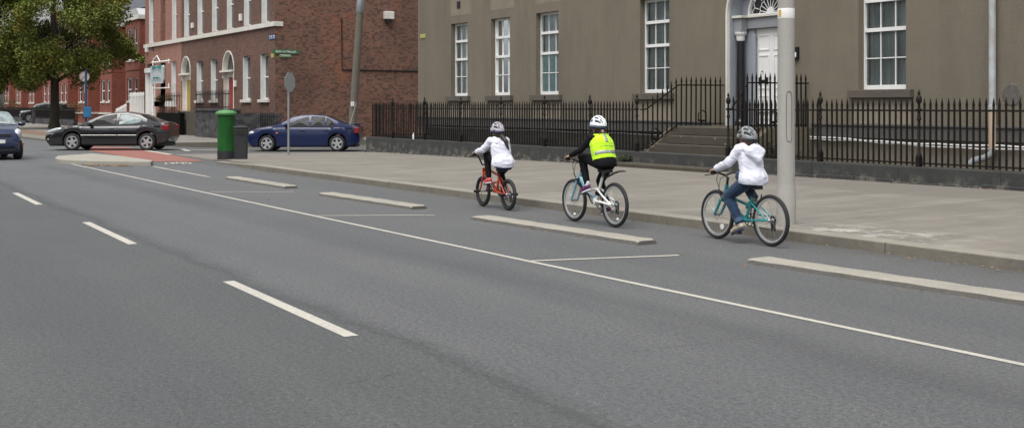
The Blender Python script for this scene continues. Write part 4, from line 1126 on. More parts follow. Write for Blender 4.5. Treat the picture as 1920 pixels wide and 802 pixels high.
tag(b.build('hedge_wall', simple('dark_screen', (.006, .006, .006), .9, var=.4, spec=.1)), 'dark low screen wall behind the railing of the pink brick house', 'wall')
XW0, XW1 = onY(270, 190, 17.4).x, onY(228, 190, 17.4).x
b = MB(); b.box(XW0, XW1 + 2.2, 17.4, 19.9, -.1, .95)
tag(b.build('white_steps', M['offwhite']), 'white painted stair base below the white railing', 'steps')
railing_far('white_railing', 'white spiked stair railing beside the pink brick house', ((XW0, 17.42), (XW1 + 2.0, 17.42)), .96, 1.55, .38, 'white', None, bw_=2.2)
railing_far('white_railing', 'lower white railing at the left end of the white stairs', ((XW1 + 1.6, 17.35), (XW1 - 1.6, 17.35)), .5, 1.35, .38, 'white', None, lambda s: -.12 * s, 2.2)

# ------------------------------------------------------------------ red brick terrace beyond
TY = 22.0; XT = onY(262, 100, TY).x
def terrace_proto():
    t = thing('terraced_house', 'nearest red brick terraced house, its bay edge clear of the street tree', 'house', (XT, TY, 0), 0, 'red brick terraced houses')
    W = 9.6; b = MB()
    bw = [(-3.3, -1.4), (-4.55, -3.9), (-.75, -.2)]
    hol = [(-3.3, -1.4, 2.3, 4.0), (-3.3, -1.4, 5.25, 7.7)]
    hol = [(-1.9, -.75, 2.05, 3.85), (-1.9, -.75, 5.25, 7.75), (-4.1, -2.7, 2.05, 3.85), (-4.1, -2.7, 5.25, 7.75)]
    wall_holes(b, -4.7, 0, -.3, 8.3, 0, hol, .2)
    b.poly([(0, 0, -.3), (0, 1.2, -.3), (0, 1.2, 8.3), (0, 0, 8.3)]); b.poly([(-4.7, 0, -.3), (-4.7, 0, 8.3), (-4.7, 1.2, 8.3), (-4.7, 1.2, -.3)])
    wall_holes(b, -W, -4.7, -.3, 9.4, 1.2, [(-8.3, -6.9, .8, 4.0), (-8.2, -7.0, 5.3, 7.7), (-5.9, -5.1, 2.1, 4.0)], .2)
    b.poly([(-4.7, 1.2, 8.3), (0, 1.2, 8.3), (0, 1.2, 9.4), (-4.7, 1.2, 9.4)])
    b.poly([(0, 1.2, -.3), (0, 10, -.3), (0, 10, 9.4), (0, 1.2, 9.4)])
    b.build('wall', M['brick_r'], t)
    for nm_, q in (('bay_cornice', (-4.85, .15, -.15, 1.195, 8.3, 8.62)), ('string_course', (-4.72, .02, -.05, 1.19, 4.45, 4.62)), ('base_course', (-4.75, .05, -.09, 1.19, .95, 1.1)), ('cornice', (-W, -4.86, 1.05, 1.195, 9.0, 9.25))):
        b = MB(); b.box(*q); b.build(nm_, M['offwhite'] if nm_ != 'string_course' else M['brick_r'], t)
    b = MB(); b.slab_y([(-4.85, 8.62), (.15, 8.62), (-.6, 9.15), (-4.1, 9.15)], -.1, 1.19); b.build('bay_roof', simple('lead_roof', (.42, .43, .44), .6), t)
    b = MB(); b.add([(-W, .9, 9.4), (.0, .9, 9.4), (.0, 5.5, 12.2), (-W, 5.5, 12.2), (-W, 10, 9.4), (0, 10, 9.4)], [(0, 1, 2, 3), (3, 2, 5, 4), (0, 3, 4), (1, 5, 2)]); rf = b.build('roof', M['slate'], t)
    b = MB(); b.box(-.9, .0, 5, 6.2, 11.2, 13.6); b.build('chimney', M['brick_r'], rf)
    def tw(a, c, z0, z1, Y):
        b = MB(); F = .09
        for q in ((a, a + F, z0, z1), (c - F, c, z0, z1), (a + F, c - F, z0, z0 + F), (a + F, c - F, z1 - F, z1), (a + F, c - F, z0 + (z1 - z0) * .5 - .05, z0 + (z1 - z0) * .5 + .05)): b.box(q[0], q[1], Y + .08, Y + .16, q[2], q[3])
        fr = b.build('window', M['white'], t)
        b = MB(); b.box(a + F, c - F, Y + .11, Y + .13, z0 + F, z1 - F); b.build('pane', M['dglass'], fr)
        b = MB(); b.box(a - .1, c + .1, Y - .08, Y + .1, z0 - .15, z0 - .003); b.build('sill', M['offwhite'], fr)
    for h in hol: tw(*h, 0)
    tw(-8.2, -7.0, 5.3, 7.7, 1.2); tw(-5.9, -5.1, 2.1, 4.0, 1.2)
    b = MB(); b.box(-8.15, -7.05, 1.32, 1.38, .8, 3.1); b.build('door', simple('dark_brown_door', (.05, .025, .02), .5), t)
    b = MB(); b.box(-8.297, -8.15, 1.25, 1.39, .8, 4); b.box(-7.05, -6.903, 1.25, 1.39, .8, 4); b.box(-8.15, -7.05, 1.27, 1.385, 3.1, 3.25); b.build('door_frame', M['white'], t)
    b = MB(); b.box(-8.15, -7.05, 1.33, 1.35, 3.25, 3.99); b.build('fanlight', M['dglass'], t)
    return t
T0 = terrace_proto()
tl = ['second red brick terraced house from the pink brick house, behind the blue parking sign', 'third red brick terraced house from the pink one, right of the trunk',
      'red brick terraced house right behind the tree trunk', 'red brick terraced house left of the trunk, behind the parked off roader', 'red brick terraced house at the left edge behind the garden shrub', 'farther red brick terraced house, hidden behind the garden shrub at the left edge', 'farthest red brick terraced house, mostly outside the left edge']
for i, l in enumerate(tl):
    o = dup_tree(T0); o.location.x = XT - 9.7 * (i + 1); o['label'] = l
for i in range(7):      # the other side of the street, mirrored in window panes and car paint
    o = dup_tree(T0); o.location = (-92 + 12.5 * i, -17.0, 0); o.rotation_euler = (0, 0, math.pi); o['label'] = 'red brick terraced house across the street, behind the camera'; o['group'] = 'houses across the street'
# garden wall and railing of the terrace
b = MB(); b.box(XT - 62, XT - 5.5, 18.2, 18.5, -.1, .55); tag(b.build('garden_wall', M['rubble']), 'low grey garden wall along the red brick terrace', 'wall')
t = thing('garden_railing', 'dark garden railing along the front of the red brick terrace', 'railing', (XT - 6, 18.35, .55))
b = MB(); 
for i in range(300): b.box(-.18 * i - .02, -.18 * i + .02, -.02, .02, 0, .95)
b.build('bars', M['iron'], t)
b = MB(); b.box(-54.5, .1, -.025, .025, .75, .82); b.box(-54.5, .1, -.025, .025, .05, .1); b.build('rail', M['iron'], t)
plant('garden_shrub', 'green garden shrub behind the railing at the far left', 'shrub', (onY(8, 190, 19.5).x, 19.5, .2), 2.2, 1.3, 1500, .13)
plant('garden_shrub', 'low dark shrub behind the railing right of the tree trunk', 'shrub', (onY(135, 200, 19.6).x, 19.6, .2), 1.8, .9, 900, .13)

# ------------------------------------------------------------------ street tree
random.seed(21)
tp = G(106, 238.5, .06)
tp = Vector((-88.5, 15.0, .05))
t = thing('street_tree', 'broad lime tree with green and rusty orange leaves on the far pavement', 'tree', tp)
b = MB()
b.tube([(0, 0, -.1), (0, 0, .5), (.05, .02, 2), (.1, 0, 3.8), (.15, .05, 5.2)], [.50, .33, .29, .27, .23], 14)
limbs = []
for i in range(11):
    a = i * 2.4; z0 = 3.0 + .25 * i; L = random.uniform(3.2, 5.2); up = random.uniform(.25, .9)
    p0 = Vector((.1, 0, z0)); d = Vector((math.cos(a), math.sin(a), up)).normalized()
    p1 = p0 + d * L * .5 + Vector((0, 0, .2)); p2 = p0 + d * L + Vector((random.gauss(0, .3), random.gauss(0, .3), random.uniform(-.2, .7)))
    b.tube([p0, p1, p2], [.16, .10, .035], 7); limbs.append((p0, p1, p2))
    for j in range(3):
        q0 = p1.lerp(p2, random.random()); q1 = q0 + Vector((random.gauss(0, 1), random.gauss(0, 1), random.gauss(.1, .6))).normalized() * random.uniform(1, 2); b.tube([q0, q1], [.05, .015], 5)
b.tube([(.15, .05, 5.2), (.1, -.1, 8), (.3, .1, 11.5)], [.27, .17, .05], 9)
b.build('trunk', M['bark'], t, smooth=40)
b = MB()
clumps = []
for i in range(165):
    v = Vector((random.gauss(0, 1), random.gauss(0, 1), random.gauss(0, 1))).normalized() * random.uniform(.45, 1.0) ** .6
    c = Vector((v.x * 5.9, v.y * 5.7, 7.7 + v.z * 4.8))
    if c.z < 3.4: c.z = 3.4 + random.random() * .8
    clumps.append((c, random.uniform(.65, 1.35)))
lat = Vector((ST, CT, 0))       # sideways in the street as seen along it
for i in range(18): clumps.append((lat * random.uniform(-6, -1.5) + Vector((random.gauss(0, 1.4), 0, random.uniform(3.0, 4.2))), random.uniform(.5, .9)))
for i in range(9): clumps.append((lat * (4.4 + .32 * i) + Vector((random.gauss(0, .5), 0, 6.7 - .27 * i)), random.uniform(.35, .6)))
for i in range(5): clumps.append((lat * random.uniform(.8, 3.2) + Vector((random.gauss(0, 1), 0, random.uniform(3.4, 4.2))), random.uniform(.4, .6)))
for c, r in clumps:
    c = c - lat * .45
    for k in range(int(560 * r)):
        v = Vector((random.gauss(0, 1), random.gauss(0, 1), random.gauss(0, .75))).normalized() * (random.random() ** .45) * r
        p = c + v; s = random.uniform(.07, .135)
        n = Vector((random.gauss(0, 1), random.gauss(0, 1), random.gauss(.9, .6))).normalized(); u = n.orthogonal().normalized(); u = Matrix.Rotation(random.random() * 6.28, 3, n) @ u; w = n.cross(u)
        b.poly([p - u * s, p - w * s * .55, p + u * s, p + w * s * .55])
b.build('crown', M['leaf'], t)

# ------------------------------------------------------------------ street furniture
p = G(424, 297.5, .06)
t = thing('post_box', 'green cylindrical pillar post box with a domed cap and black base', 'post box', (p.x, p.y, pave_z(p.x, p.y)), R(200))
b = MB(); b.lathe([(.262, 0), (.262, .26)], 28); b.build('base', M['bin'], t, smooth=40)
b = MB(); b.lathe([(.258, .262), (.258, 1.30), (.27, 1.34)], 28); b.build('body', M['green'], t, smooth=40)
b = MB(); b.lathe([(.275, 1.341), (.315, 1.36), (.32, 1.41), (.29, 1.44), (.18, 1.485), (.0, 1.51)], 28); b.build('cap', M['greencap'], t, smooth=40)
b = MB(); b.box(-.12, .12, -.275, -.25, 1.17, 1.22); b.build('slot', M['black'], t)
b = MB(); b.box(-.2, .2, -.2668, -.2, .4, 1.08); 
p = G(452, 301.5, .06)
t = thing('litter_bin', 'square charcoal litter bin standing in front of the green post box', 'bin', (p.x, p.y, pave_z(p.x, p.y)), R(66))
b = MB(); q = [(-.19, -.19), (.19, -.19), (.19, .19), (-.19, .19)]
b.add([(x * .9, y * .9, 0) for x, y in q] + [(x, y, .88) for x, y in q], [(3, 2, 1, 0), (0, 1, 5, 4), (1, 2, 6, 5), (2, 3, 7, 6), (3, 0, 4, 7), (4, 5, 6, 7)]); b.build('body', M['bin'], t, bevel=.02)
b = MB(); b.box(-.205, .205, -.205, .205, .885, .955); b.build('lid', M['bin'], t, bevel=.025)
b = MB(); b.box(-.14, .14, -.198, -.192, .70, .84); b.box(-.198, -.192, -.14, .14, .70, .84); b.build('opening', M['grille'], t)

p = G(541, 288, .05)
t = thing('stop_sign', 'grey back of an octagonal sign on a slim pole before the blue car', 'sign', (p.x, p.y, .03))
b = MB(); b.tube([(0, 0, -.1), (0, 0, 2.75)], .037, 12); b.build('pole', M['galv'], t, smooth=40)
rz = math.atan2(-p.y, -p.x) + R(90) + R(58)      # board turned well away from the viewer
b = MB(); rr = .345
pts = [(rr * math.cos(R(22.5 + 45 * i)), rr * math.sin(R(22.5 + 45 * i))) for i in range(8)]
b.slab_y([(x, z) for x, z in pts], -.056, -.049)
sb = b.build('board', M['alu'], t); sb.location = (0, 0, 2.42); sb.rotation_euler = (0, 0, rz)
b = MB()
for z in (-.15, .15): b.box(-.2, .2, -.048, -.034, z - .02, z + .02); b.lathe([(.042, z - .018), (.042, z + .018)], 12)
o = b.build('bracket', M['galv'], sb)

# blue parking pole and box
p = onY(161, 200, 16.5)
t = thing('parking_sign', 'blue pole with a round white sign and a blue box, behind the black saloon', 'sign', (p.x, p.y, .05))
b = MB(); b.tube([(0, 0, -.1), (0, 0, 4.1)], .085, 10); b.build('pole', M['bluepole'], t, smooth=40)
zz = lambda py: onY(161, py, 16.5).z - .05
b = MB(); b.lathe([(.0, -.01), (.36, -.01), (.36, .01), (.0, .01)], 24, (0, 0, 0), 'y'); rd = b.build('round_sign', M['plate'], t); rd.location = (0.02, -.1, zz(144)); rd.rotation_euler = (0, 0, R(85))
b = MB(); b.torus(.345, .03, (0, -.006, 0), 28, 6); b.tube([(-.22, -.016, -.24), (.22, -.016, .24)], .022, 5); b.build('red_border', simple('grey_red_border', (.30, .16, .16), .5), rd)
b = MB(); b.box(-.12, .12, -.11, -.09, zz(174), zz(157)); b.build('white_plate', M['plate'], t)
b = MB(); b.box(.12, .86, -.2, .2, zz(220), zz(201)); b.build('blue_box', M['bluesign'], t, bevel=.03)

# hanging sign of the guest house
p = onY(296, 160, 17.3); zo = .05
t = thing('hanging_sign', 'pale hanging sign with a teal bow before the pink brick house', 'sign', (p.x, p.y, zo))
zz = lambda py: onY(296, py, 17.3).z - zo
xx = lambda px: (onY(px, 160, 17.3) - p).x
b = MB(); b.tube([(xx(284), .1, 0), (xx(284), .1, zz(112))], .05, 8); b.tube([(xx(282), .1, zz(116)), (xx(315), .1, zz(116))], .045, 6); b.tube([(xx(284), .1, zz(165.5)), (xx(314), .1, zz(165.5))], .04, 6)
b.tube([(xx(313), .1, zz(113)), (xx(313), .1, zz(121))], .04, 6); b.tube([(xx(313), .1, zz(157)), (xx(313), .1, zz(167))], .04, 6); b.tube([(xx(284), .1, zz(110)), (xx(291), .1, zz(104)), (xx(297), .1, zz(116))], .03, 5); b.build('bracket', M['white'], t)
x0, x1, z0, z1 = xx(283), xx(307.5), zz(157), zz(123.5); xm = (x0 + x1) / 2
b = MB(); b.slab_y([(x0, z0 + .2), (x0 + .2, z0), (x1 - .2, z0), (x1, z0 + .2), (x1, z1 - .1), (x1 - .12, z1), (x0 + .12, z1), (x0, z1 - .1)], -.04, .04); bd = b.build('board', M['signboard'], t)
b = MB(); wb_ = (x1 - x0) * .34; b.slab_y([(xm - wb_, z1 + .05), (xm, z1 - .07), (xm + wb_, z1 + .05), (xm + wb_, z1 - .22), (xm, z1 - .10), (xm - wb_, z1 - .22)], -.06, -.045); b.tube([(lerp(x0, x1, .25 + i * .06), -.05, z0 + .32 * (z1 - z0) + .03 * math.sin(i * 1.3) + .03 * math.sin(i * .45)) for i in range(9)], .03, 5); b.build('bow', M['teal'], bd)
b = MB()
hb_ = z1 - z0
for k, (zc, n) in enumerate(((z0 + .58 * hb_, 8), (z0 + .14 * hb_, 9))):
    for i in range(n):
        u = (i + .5) / n * 2 - 1; cxx = xm + u * (x1 - x0) * .38; cz = zc + (.13 * (1 - u * u) if k == 0 else 0)
        hgt = .09 + .03 * ((i * 7) % 3)
        b.tube([(cxx - .03, -.045, cz), (cxx, -.045, cz + hgt), (cxx + .03, -.045, cz)], .012, 4)
b.build('lettering', simple('sign_ink', (.10, .14, .19), .6), bd)

# ------------------------------------------------------------------ cars (front along +x)
def make_car(name, label, loc, yaw, S, z=0.0):
    t = thing(name, label, 'car', (loc[0], loc[1], z), yaw)
    L, W, H = S['L'], S['W'], S['H']; xf, xr, wr = S['xf'], S['xr'], S['wr']; ar = wr + .055
    x0, x1 = S['top'][-1][0], S['top'][0][0]
    top = sorted(S['top']); roof = sorted(S['roof']); bot = sorted(S['bot'])
    def hw(x):
        u = (x - (x0 + x1) / 2) / ((x1 - x0) / 2)
        return W / 2 * (1 - .20 * abs(u) ** 5 - .05 * u * u)
    xs = {x0, x1, *[p[0] for p in top], *[x0 + (x1 - x0) * i / 40 for i in range(41)], x0 + .02, x0 + .06, x1 - .02, x1 - .06}
    for xa in (xf, xr):
        for i in range(-12, 13): xs.add(xa + ar * math.sin(i / 12 * math.pi / 2))
        xs |= {xa - ar - .004, xa + ar + .004}
    xs = sorted(x for x in xs if x0 <= x <= x1)
    def zbot(x):
        z = interp(bot, x)
        for xa in (xf, xr):
            d = abs(x - xa)
            if d < ar: z = max(z, wr + math.sqrt(max(ar * ar - d * d, 0)))
        return z
    def zt(x): return interp(top, x)
    b = MB(); sec = []
    for x in xs:
        w, zb, z1 = hw(x), zbot(x), zt(x)
        zb = min(zb, z1 - .05); h = z1 - zb
        sh = z1 - min(.07, h * .25)
        half = [(0, zb), (w * .90, zb), (w * .985, zb + min(.06, h * .15)), (w * 1.0, zb + h * .38), (w * 1.002, zb + h * .60), (w * .985, zb + h * .78), (w * .955, sh), (w * .90, z1 - .012), (w * .55, z1 + .018), (0, z1 + .028)]
        ring = half + [(-y, zz) for y, zz in half[-2:0:-1]]
        sec.append([(x, y, zz) for y, zz in ring])
    n = len(sec[0])
    b.add([p for s in sec for p in s], [(i * n + j, i * n + (j + 1) % n, (i + 1) * n + (j + 1) % n, (i + 1) * n + j) for i in range(len(sec) - 1) for j in range(n)] + [list(range(n)), [(len(sec) - 1) * n + j for j in range(n)][::-1]])
    body = b.build('body', S['paint'], t, smooth=38)
    # cabin
    zb = S['belt']; rx0, rx1 = roof[0][0], roof[-1][0]
    wr_ = W / 2 * S.get('roofw', .70)
    def zr(x): return interp(roof, x)
    def side_y(x, z):
        wb = hw(max(min(x, 1.0), -1.4)) * .945
        return lerp(wb, wr_, max(0, (z - zb) / (H - zb))) + .02 * math.sin(max(0, min(1, (z - zb) / (H - zb))) * math.pi)
    cx = sorted({rx0, rx1, *[p[0] for p in roof], *[rx0 + (rx1 - rx0) * i / 30 for i in range(31)]})
    sec = []
    for x in cx:
        zz = zr(x); z0 = zb - .06
        ee = max(zz - .05, z0 + .01)
        ye = side_y(x, ee)
        half = [(side_y(x, z0), z0), (side_y(x, lerp(z0, ee, .5)), lerp(z0, ee, .5)), (ye, ee), (ye * .94, max(zz - .012, ee + .005)), (ye * .6, max(zz + .012, ee + .01)), (0, max(zz + .022, ee + .012))]
        sec.append([(x, y, q) for y, q in half] + [(x, -y, q) for y, q in half[-2::-1]])
    b = MB(); n = len(sec[0])
    b.add([p for s in sec for p in s], [(i * n + j, i * n + j + 1, (i + 1) * n + j + 1, (i + 1) * n + j) for i in range(len(sec) - 1) for j in range(n - 1)])
    b.build('cabin', S['paint'], t, smooth=35)
    # side windows
    for k, (poly, gm) in enumerate(S['glass']):
        for sg in (1, -1):
            b = MB(); c = (sum(p[0] for p in poly) / len(poly), sum(p[1] for p in poly) / len(poly))
            out = [(x, sg * (side_y(x, z) + .007), z) for x, z in poly]
            b.add(out + [(c[0], sg * (side_y(*c) + .007), c[1])], [(i, (i + 1) % len(poly), len(poly)) for i in range(len(poly))])
            o = b.build('side_window', M[gm], t)
            b = MB()
            for p, q in zip(poly, poly[1:] + poly[:1]): b.tube([(p[0], sg * (side_y(*p) + .006), p[1]), (q[0], sg * (side_y(*q) + .006), q[1])], .009, 4)
            b.build('seal', M['dark'], o)
    def screen(a, c, k, nm, gm):
        b = MB(); n_, m_ = 10, 8; vs = []
        for i in range(n_ + 1):
            x = lerp(a, c, i / n_); zz = zr(x); ye = side_y(x, zz - .05) * k
            for j in range(m_ + 1):
                u = -1 + 2 * j / m_; au = abs(u) * k
                zc = interp([(0, zz + .022), (.6, zz + .012), (.94, zz - .012), (1, zz - .05)], au)
                vs.append((x, u * ye, zc + .010))
        b.add(vs, [(i * (m_ + 1) + j, i * (m_ + 1) + j + 1, (i + 1) * (m_ + 1) + j + 1, (i + 1) * (m_ + 1) + j) for i in range(n_) for j in range(m_)])
        b.build(nm, M[gm], t, smooth=60)
    screen(*S['wind'], .93, 'windscreen', S.get('windm', 'screenglass')); screen(*S['rear'], .86, 'rear_window', 'carglass')
    # underbody
    b = MB(); b.box(x0 + .15, x1 - .15, -W / 2 + .27, W / 2 - .27, .17, .60); b.build('underbody', M['dark'], t)
    # wheels
    def wheel():
        b = MB(); b.lathe([(wr * .62, -.105), (wr * .90, -.108), (wr * .985, -.085), (wr, -.05), (wr, .05), (wr * .985, .085), (wr * .90, .108), (wr * .62, .105)], 32, (0, 0, 0), 'y', caps=False)
        o = b.build('wheel', M['tyre'], t, smooth=40)
        b = MB(); R0 = wr * .70
        b.lathe([(R0, .09), (R0 + .012, .104), (R0 - .02, .109), (R0 - .035, .085), (R0 - .04, -.06), (0.0, -.06)], 32, (0, 0, 0), 'y', caps=False)
        for i in range(S.get('spokes', 5)):
            a = 2 * math.pi * i / S.get('spokes', 5) + .3
            p = [(.04, -.26), (R0 - .03, -.40), (R0 - .03, .40), (.04, .26)]
            q = []
            wd = R0 * .17
            for (r, w_) in ((.02, -wd * 1.2), (R0 - .02, -wd), (R0 - .02, wd), (.02, wd * 1.2)):
                q.append((r * math.cos(a) - w_ * math.sin(a), r * math.sin(a) + w_ * math.cos(a)))
            b.add([(u, y, v) for y in (.088, .06) for u, v in q] , [(0, 1, 2, 3), (4, 7, 6, 5), (0, 4, 5, 1), (1, 5, 6, 2), (2, 6, 7, 3), (3, 7, 4, 0)])
        b.lathe([(.045, .06), (.045, .10), (.0, .105)], 12, (0, 0, 0), 'y')
        # spokes must face outwards (-y local outside): mirror the set
        for i in range(len(b.v)): b.v[i] = Vector((b.v[i].x, b.v[i].y, b.v[i].z))
        rim = b.build('rim', M['alloy'], o, smooth=30)
        b = MB(); b.lathe([(R0 - .03, .02), (0, .02)], 24, (0, 0, 0), 'y', caps=False); b.build('brake_disc', M['dark'], o)
        return o
    w0 = wheel(); k = 0
    for xa in (xf, xr):
        for sg in (1, -1):
            o = w0 if k == 0 else dup_tree(w0, t); k += 1
            o.location = (xa, sg * (W / 2 - .125), wr); o.rotation_euler = (random.uniform(0, 0), random.uniform(0, 1.2), 0 if sg > 0 else math.pi)
    # lamps, trim, mirrors, handles
    for sg in (1, -1):
        hx, hy, hz, sx, sy, sz, ry, rzz = S['lamp']
        b = MB(); b.ball((0, 0, 0), sx, sy, sz, 14); o = b.build('headlight', M['headlamp'], t, smooth=60); o.location = (hx, sg * hy, hz); o.rotation_euler = (0, R(ry), R(-rzz * sg))
        tx, ty, tz, sx, sy, sz = S['tail']
        b = MB(); b.box(-sx, sx, -sy, sy, -sz, sz); o = b.build('tail_light', M['tail'], t, bevel=.03); o.location = (tx, sg * ty, tz)
        mx, mz = S['mirror']; my = hw(mx) * .98
        b = MB(); b.ball((mx, sg * (my + .11), mz + .06), .075, .12, .075, 12); b.tube([(mx + .02, sg * (my - .06), mz + .0), (mx, sg * (my + .06), mz + .03)], .025, 6); b.build('mirror', S.get('mirrorm', S['paint']), t, smooth=60)
        for hx_ in S['handles']:
            b = MB(); y = hw(hx_) * .995; b.box(hx_ - .10, hx_ + .10, sg * (y - .02), sg * (y + .022), S['belt'] - .14, S['belt'] - .105); b.build('door_handle', S['paint'], t, bevel=.008)
        b = MB()
        for xd in S['seams']:
            z0_, z1_ = S['sill'] + .08, zb - .02
            pts = [(xd, sg * (hw(xd) * 1.0 + .001), lerp(z0_, z1_, i / 6)) for i in range(7)]
            for i, p in enumerate(pts):
                zz = p[2]; zbt = zbot(xd); h = zt(xd) - zbt; u = (zz - zbt) / h
                f_ = interp([(0, .90), (.1, .985), (.38, 1.0), (.60, 1.002), (.78, .985), (.93, .955), (1, .9)], u); pts[i] = (xd, sg * (hw(xd) * f_ + .0015), zz)
            b.tube(pts, .0055, 4)
        if S['seams']: b.build('door_seam', M['dark'], t)
        if S.get('strip'):
            xa, xb_, zs_ = S['strip']; b = MB()
            segs = [(xa, xb_)] if not S['seams'] else [(xa, S['seams'][1] + .02), (S['seams'][1] - .02, xb_)]
            for (p, q) in segs:
                pts = [(lerp(p, q, i / 6), sg * (hw(lerp(p, q, i / 6)) * 1.0 + .004), zs_) for i in range(7)]; b.tube(pts, .012, 6)
            b.build('side_strip', M['chrome'], t)
    px_, pz_ = S['plate']
    b = MB(); b.box(px_, px_ + .02, -.26, .26, pz_ - .055, pz_ + .055); b.build('number_plate', M['plate'], t)
    gx_, gz_, gw, gh = S['grille']
    b = MB(); b.box(gx_ - .05, gx_ + .012, -gw, gw, gz_ - gh, gz_ + gh); b.build('grille', M['dark'], t, bevel=.01)
    return t

SA = dict(L=4.95, W=1.83, H=1.49, xf=1.36, xr=-1.62, wr=.335, sill=.22, belt=.97, paint=M['carblack'],
    top=[(2.50, .58), (2.47, .66), (2.40, .72), (2.2, .79), (1.76, .895), (1.35, .965), (1.05, 1.0), (.6, .985), (-1.2, 1.0), (-1.7, 1.05), (-2.1, 1.09), (-2.36, 1.08), (-2.44, .98), (-2.48, .75), (-2.50, .58)],
    bot=[(2.50, .40), (2.42, .25), (2.2, .20), (1.7, .2), (-1.2, .2), (-2.0, .22), (-2.40, .32), (-2.5, .50)],
    roof=[(1.10, 1.01), (.97, 1.08), (.40, 1.335), (-.09, 1.45), (-.4, 1.48), (-.73, 1.49), (-1.29, 1.405), (-1.6, 1.27), (-1.86, 1.15), (-2.15, 1.09)],
    glass=[([(.76, .985), (.42, 1.19), (.10, 1.33), (-.38, 1.41), (-.36, 1.01)], 'carglass'), ([(-.52, 1.41), (-.9, 1.40), (-1.26, 1.31), (-1.42, 1.21), (-1.35, 1.10), (-1.05, 1.035), (-.50, 1.01)], 'carglass_l')],
    wind=(1.0, .10), rear=(-2.02, -1.36), lamp=(2.13, .685, .775, .40, .10, .085, 13, 22), tail=(-2.33, .70, .90, .14, .10, .10),
    mirror=(.62, .97), handles=(-.22, -1.20), seams=(.93, -.45, -1.36), strip=(1.0, -1.22, .60), plate=(2.49, .47), grille=(2.49, .60, .5, .05), mirrorm=M['dark'])
yaw = math.atan2(-CT, -ST)
p = (G(142, 281.5) + G(288, 281.5)) / 2; q = p + Vector((ST, CT, 0)) * -.18
A = make_car('saloon_car', 'black saloon car with a bright side strip crossing the mouth of the side street', (q.x - .35, q.y + .2), yaw, SA)
A.scale = (.93, .93, .95)
b = MB()
for sg in (1, -1): b.ball((2.36, sg * .68, .44), .05, .07, .055, 10)
b.build('fog_lamp', M['headlamp'], A, smooth=60)
b = MB()
for sg in (1, -1): b.tube([(2.46, sg * .45, .645), (2.36, sg * .72, .65), (2.12, sg * .86, .655)], .016, 6)
b.build('bumper_trim', M['chrome'], A)
SBl = dict(L=4.41, W=1.70, H=1.46, xf=1.42, xr=-1.36, wr=.315, sill=.2, belt=.97, paint=M['carblue'],
    top=[(2.21, .58), (2.19, .74), (2.10, .83), (1.75, .93), (1.3, .985), (.95, 1.0), (-1.2, .99), (-1.6, 1.02), (-1.9, 1.03), (-2.12, 1.03), (-2.19, .92), (-2.21, .74), (-2.23, .58)],
    bot=[(2.21, .36), (2.1, .22), (1.9, .18), (-1.8, .18), (-2.1, .26), (-2.23, .42)],
    roof=[(1.2, 1.0), (1.0, 1.08), (.42, 1.37), (.1, 1.435), (-.33, 1.46), (-.92, 1.41), (-1.35, 1.235), (-1.7, 1.07), (-1.95, 1.02)],
    glass=[([(.60, .985), (.22, 1.24), (-.20, 1.375), (-.26, .995)], 'carglass'), ([(-.34, 1.385), (-.86, 1.355), (-.88, .998), (-.32, .995)], 'carglass'), ([(-.93, 1.34), (-1.14, 1.22), (-1.27, 1.06), (-1.24, 1.01), (-.94, 1.0)], 'carglass')],
    wind=(1.08, .34), rear=(-1.62, -.98), lamp=(2.04, .60, .735, .15, .13, .075, 8, 20), tail=(-2.12, .66, .84, .10, .12, .12),
    mirror=(.66, .99), handles=(.02, -.92), seams=(.85, -.29, -1.05), strip=None, plate=(2.20, .45), grille=(2.2, .66, .42, .05))
r_ = ray(568, 283.5); zg = -.15; tt = (zg - EYE) / r_.z
B_ = make_car('saloon_car', 'dark blue saloon car with a boot spoiler waiting in front of the brick gable', (r_.x * tt - .3, r_.y * tt + .25), yaw, SBl, zg)
b = MB(); b.box(-2.2, -1.98, -.62, .62, 1.085, 1.115)
for y in (-.5, .5): b.box(-2.12, -2.0, y - .03, y + .03, 1.03, 1.086)
b.build('spoiler', M['carblue'], B_, bevel=.01)
b = MB(); b.tube([(-1.83, .55, 1.06), (-2.08, .42, 1.95)], .008, 4); b.build('aerial', M['chrome'], B_)
b = MB()
for sg in (1, -1): b.ball((1.02, sg * .845, .73), .05, .02, .025, 8)
b.build('side_indicator', M['amber'], B_)
SN = dict(L=3.7, W=1.70, H=1.50, xf=1.25, xr=-1.15, wr=.30, sill=.2, belt=.98, paint=M['carnavy'], roofw=.74,
    top=[(1.85, .50), (1.84, .68), (1.78, .80), (1.6, .92), (1.3, 1.0), (.95, 1.03), (-1.4, 1.03), (-1.75, 1.0), (-1.84, .7), (-1.85, .5)],
    bot=[(1.85, .34), (1.75, .22), (1.5, .19), (-1.6, .2), (-1.85, .35)],
    roof=[(1.1, 1.02), (.95, 1.09), (.35, 1.42), (0, 1.48), (-.5, 1.5), (-1.3, 1.44), (-1.6, 1.25), (-1.78, 1.02)],
    glass=[([(.72, 1.02), (.3, 1.28), (0, 1.38), (-.3, 1.4), (-.3, 1.04)], 'carglass'), ([(-.4, 1.4), (-1.1, 1.36), (-1.25, 1.1), (-.4, 1.05)], 'carglass')],
    wind=(.98, .22), rear=(-1.7, -1.35), lamp=(1.60, .66, .80, .18, .12, .15, 28, 14), tail=(-1.74, .68, .95, .09, .1, .18),
    mirror=(.72, 1.03), handles=(-.15, -1.0), seams=(.85, -.35, -1.2), strip=None, plate=(1.842, .57), grille=(1.842, .75, .42, .045), mirrorm=M['carnavy'], windm='screenglass')
p = G(40, 300.5)
r0 = G(-10, 300)
C_ = make_car('hatchback_car', 'dark navy hatchback driving towards the camera at the left edge of the picture', (r0.x - 1.55, r0.y - .06), R(2), SN)
b = MB(); b.box(1.80, 1.85, -.55, .55, .28, .42); b.build('lower_grille', M['dark'], C_)
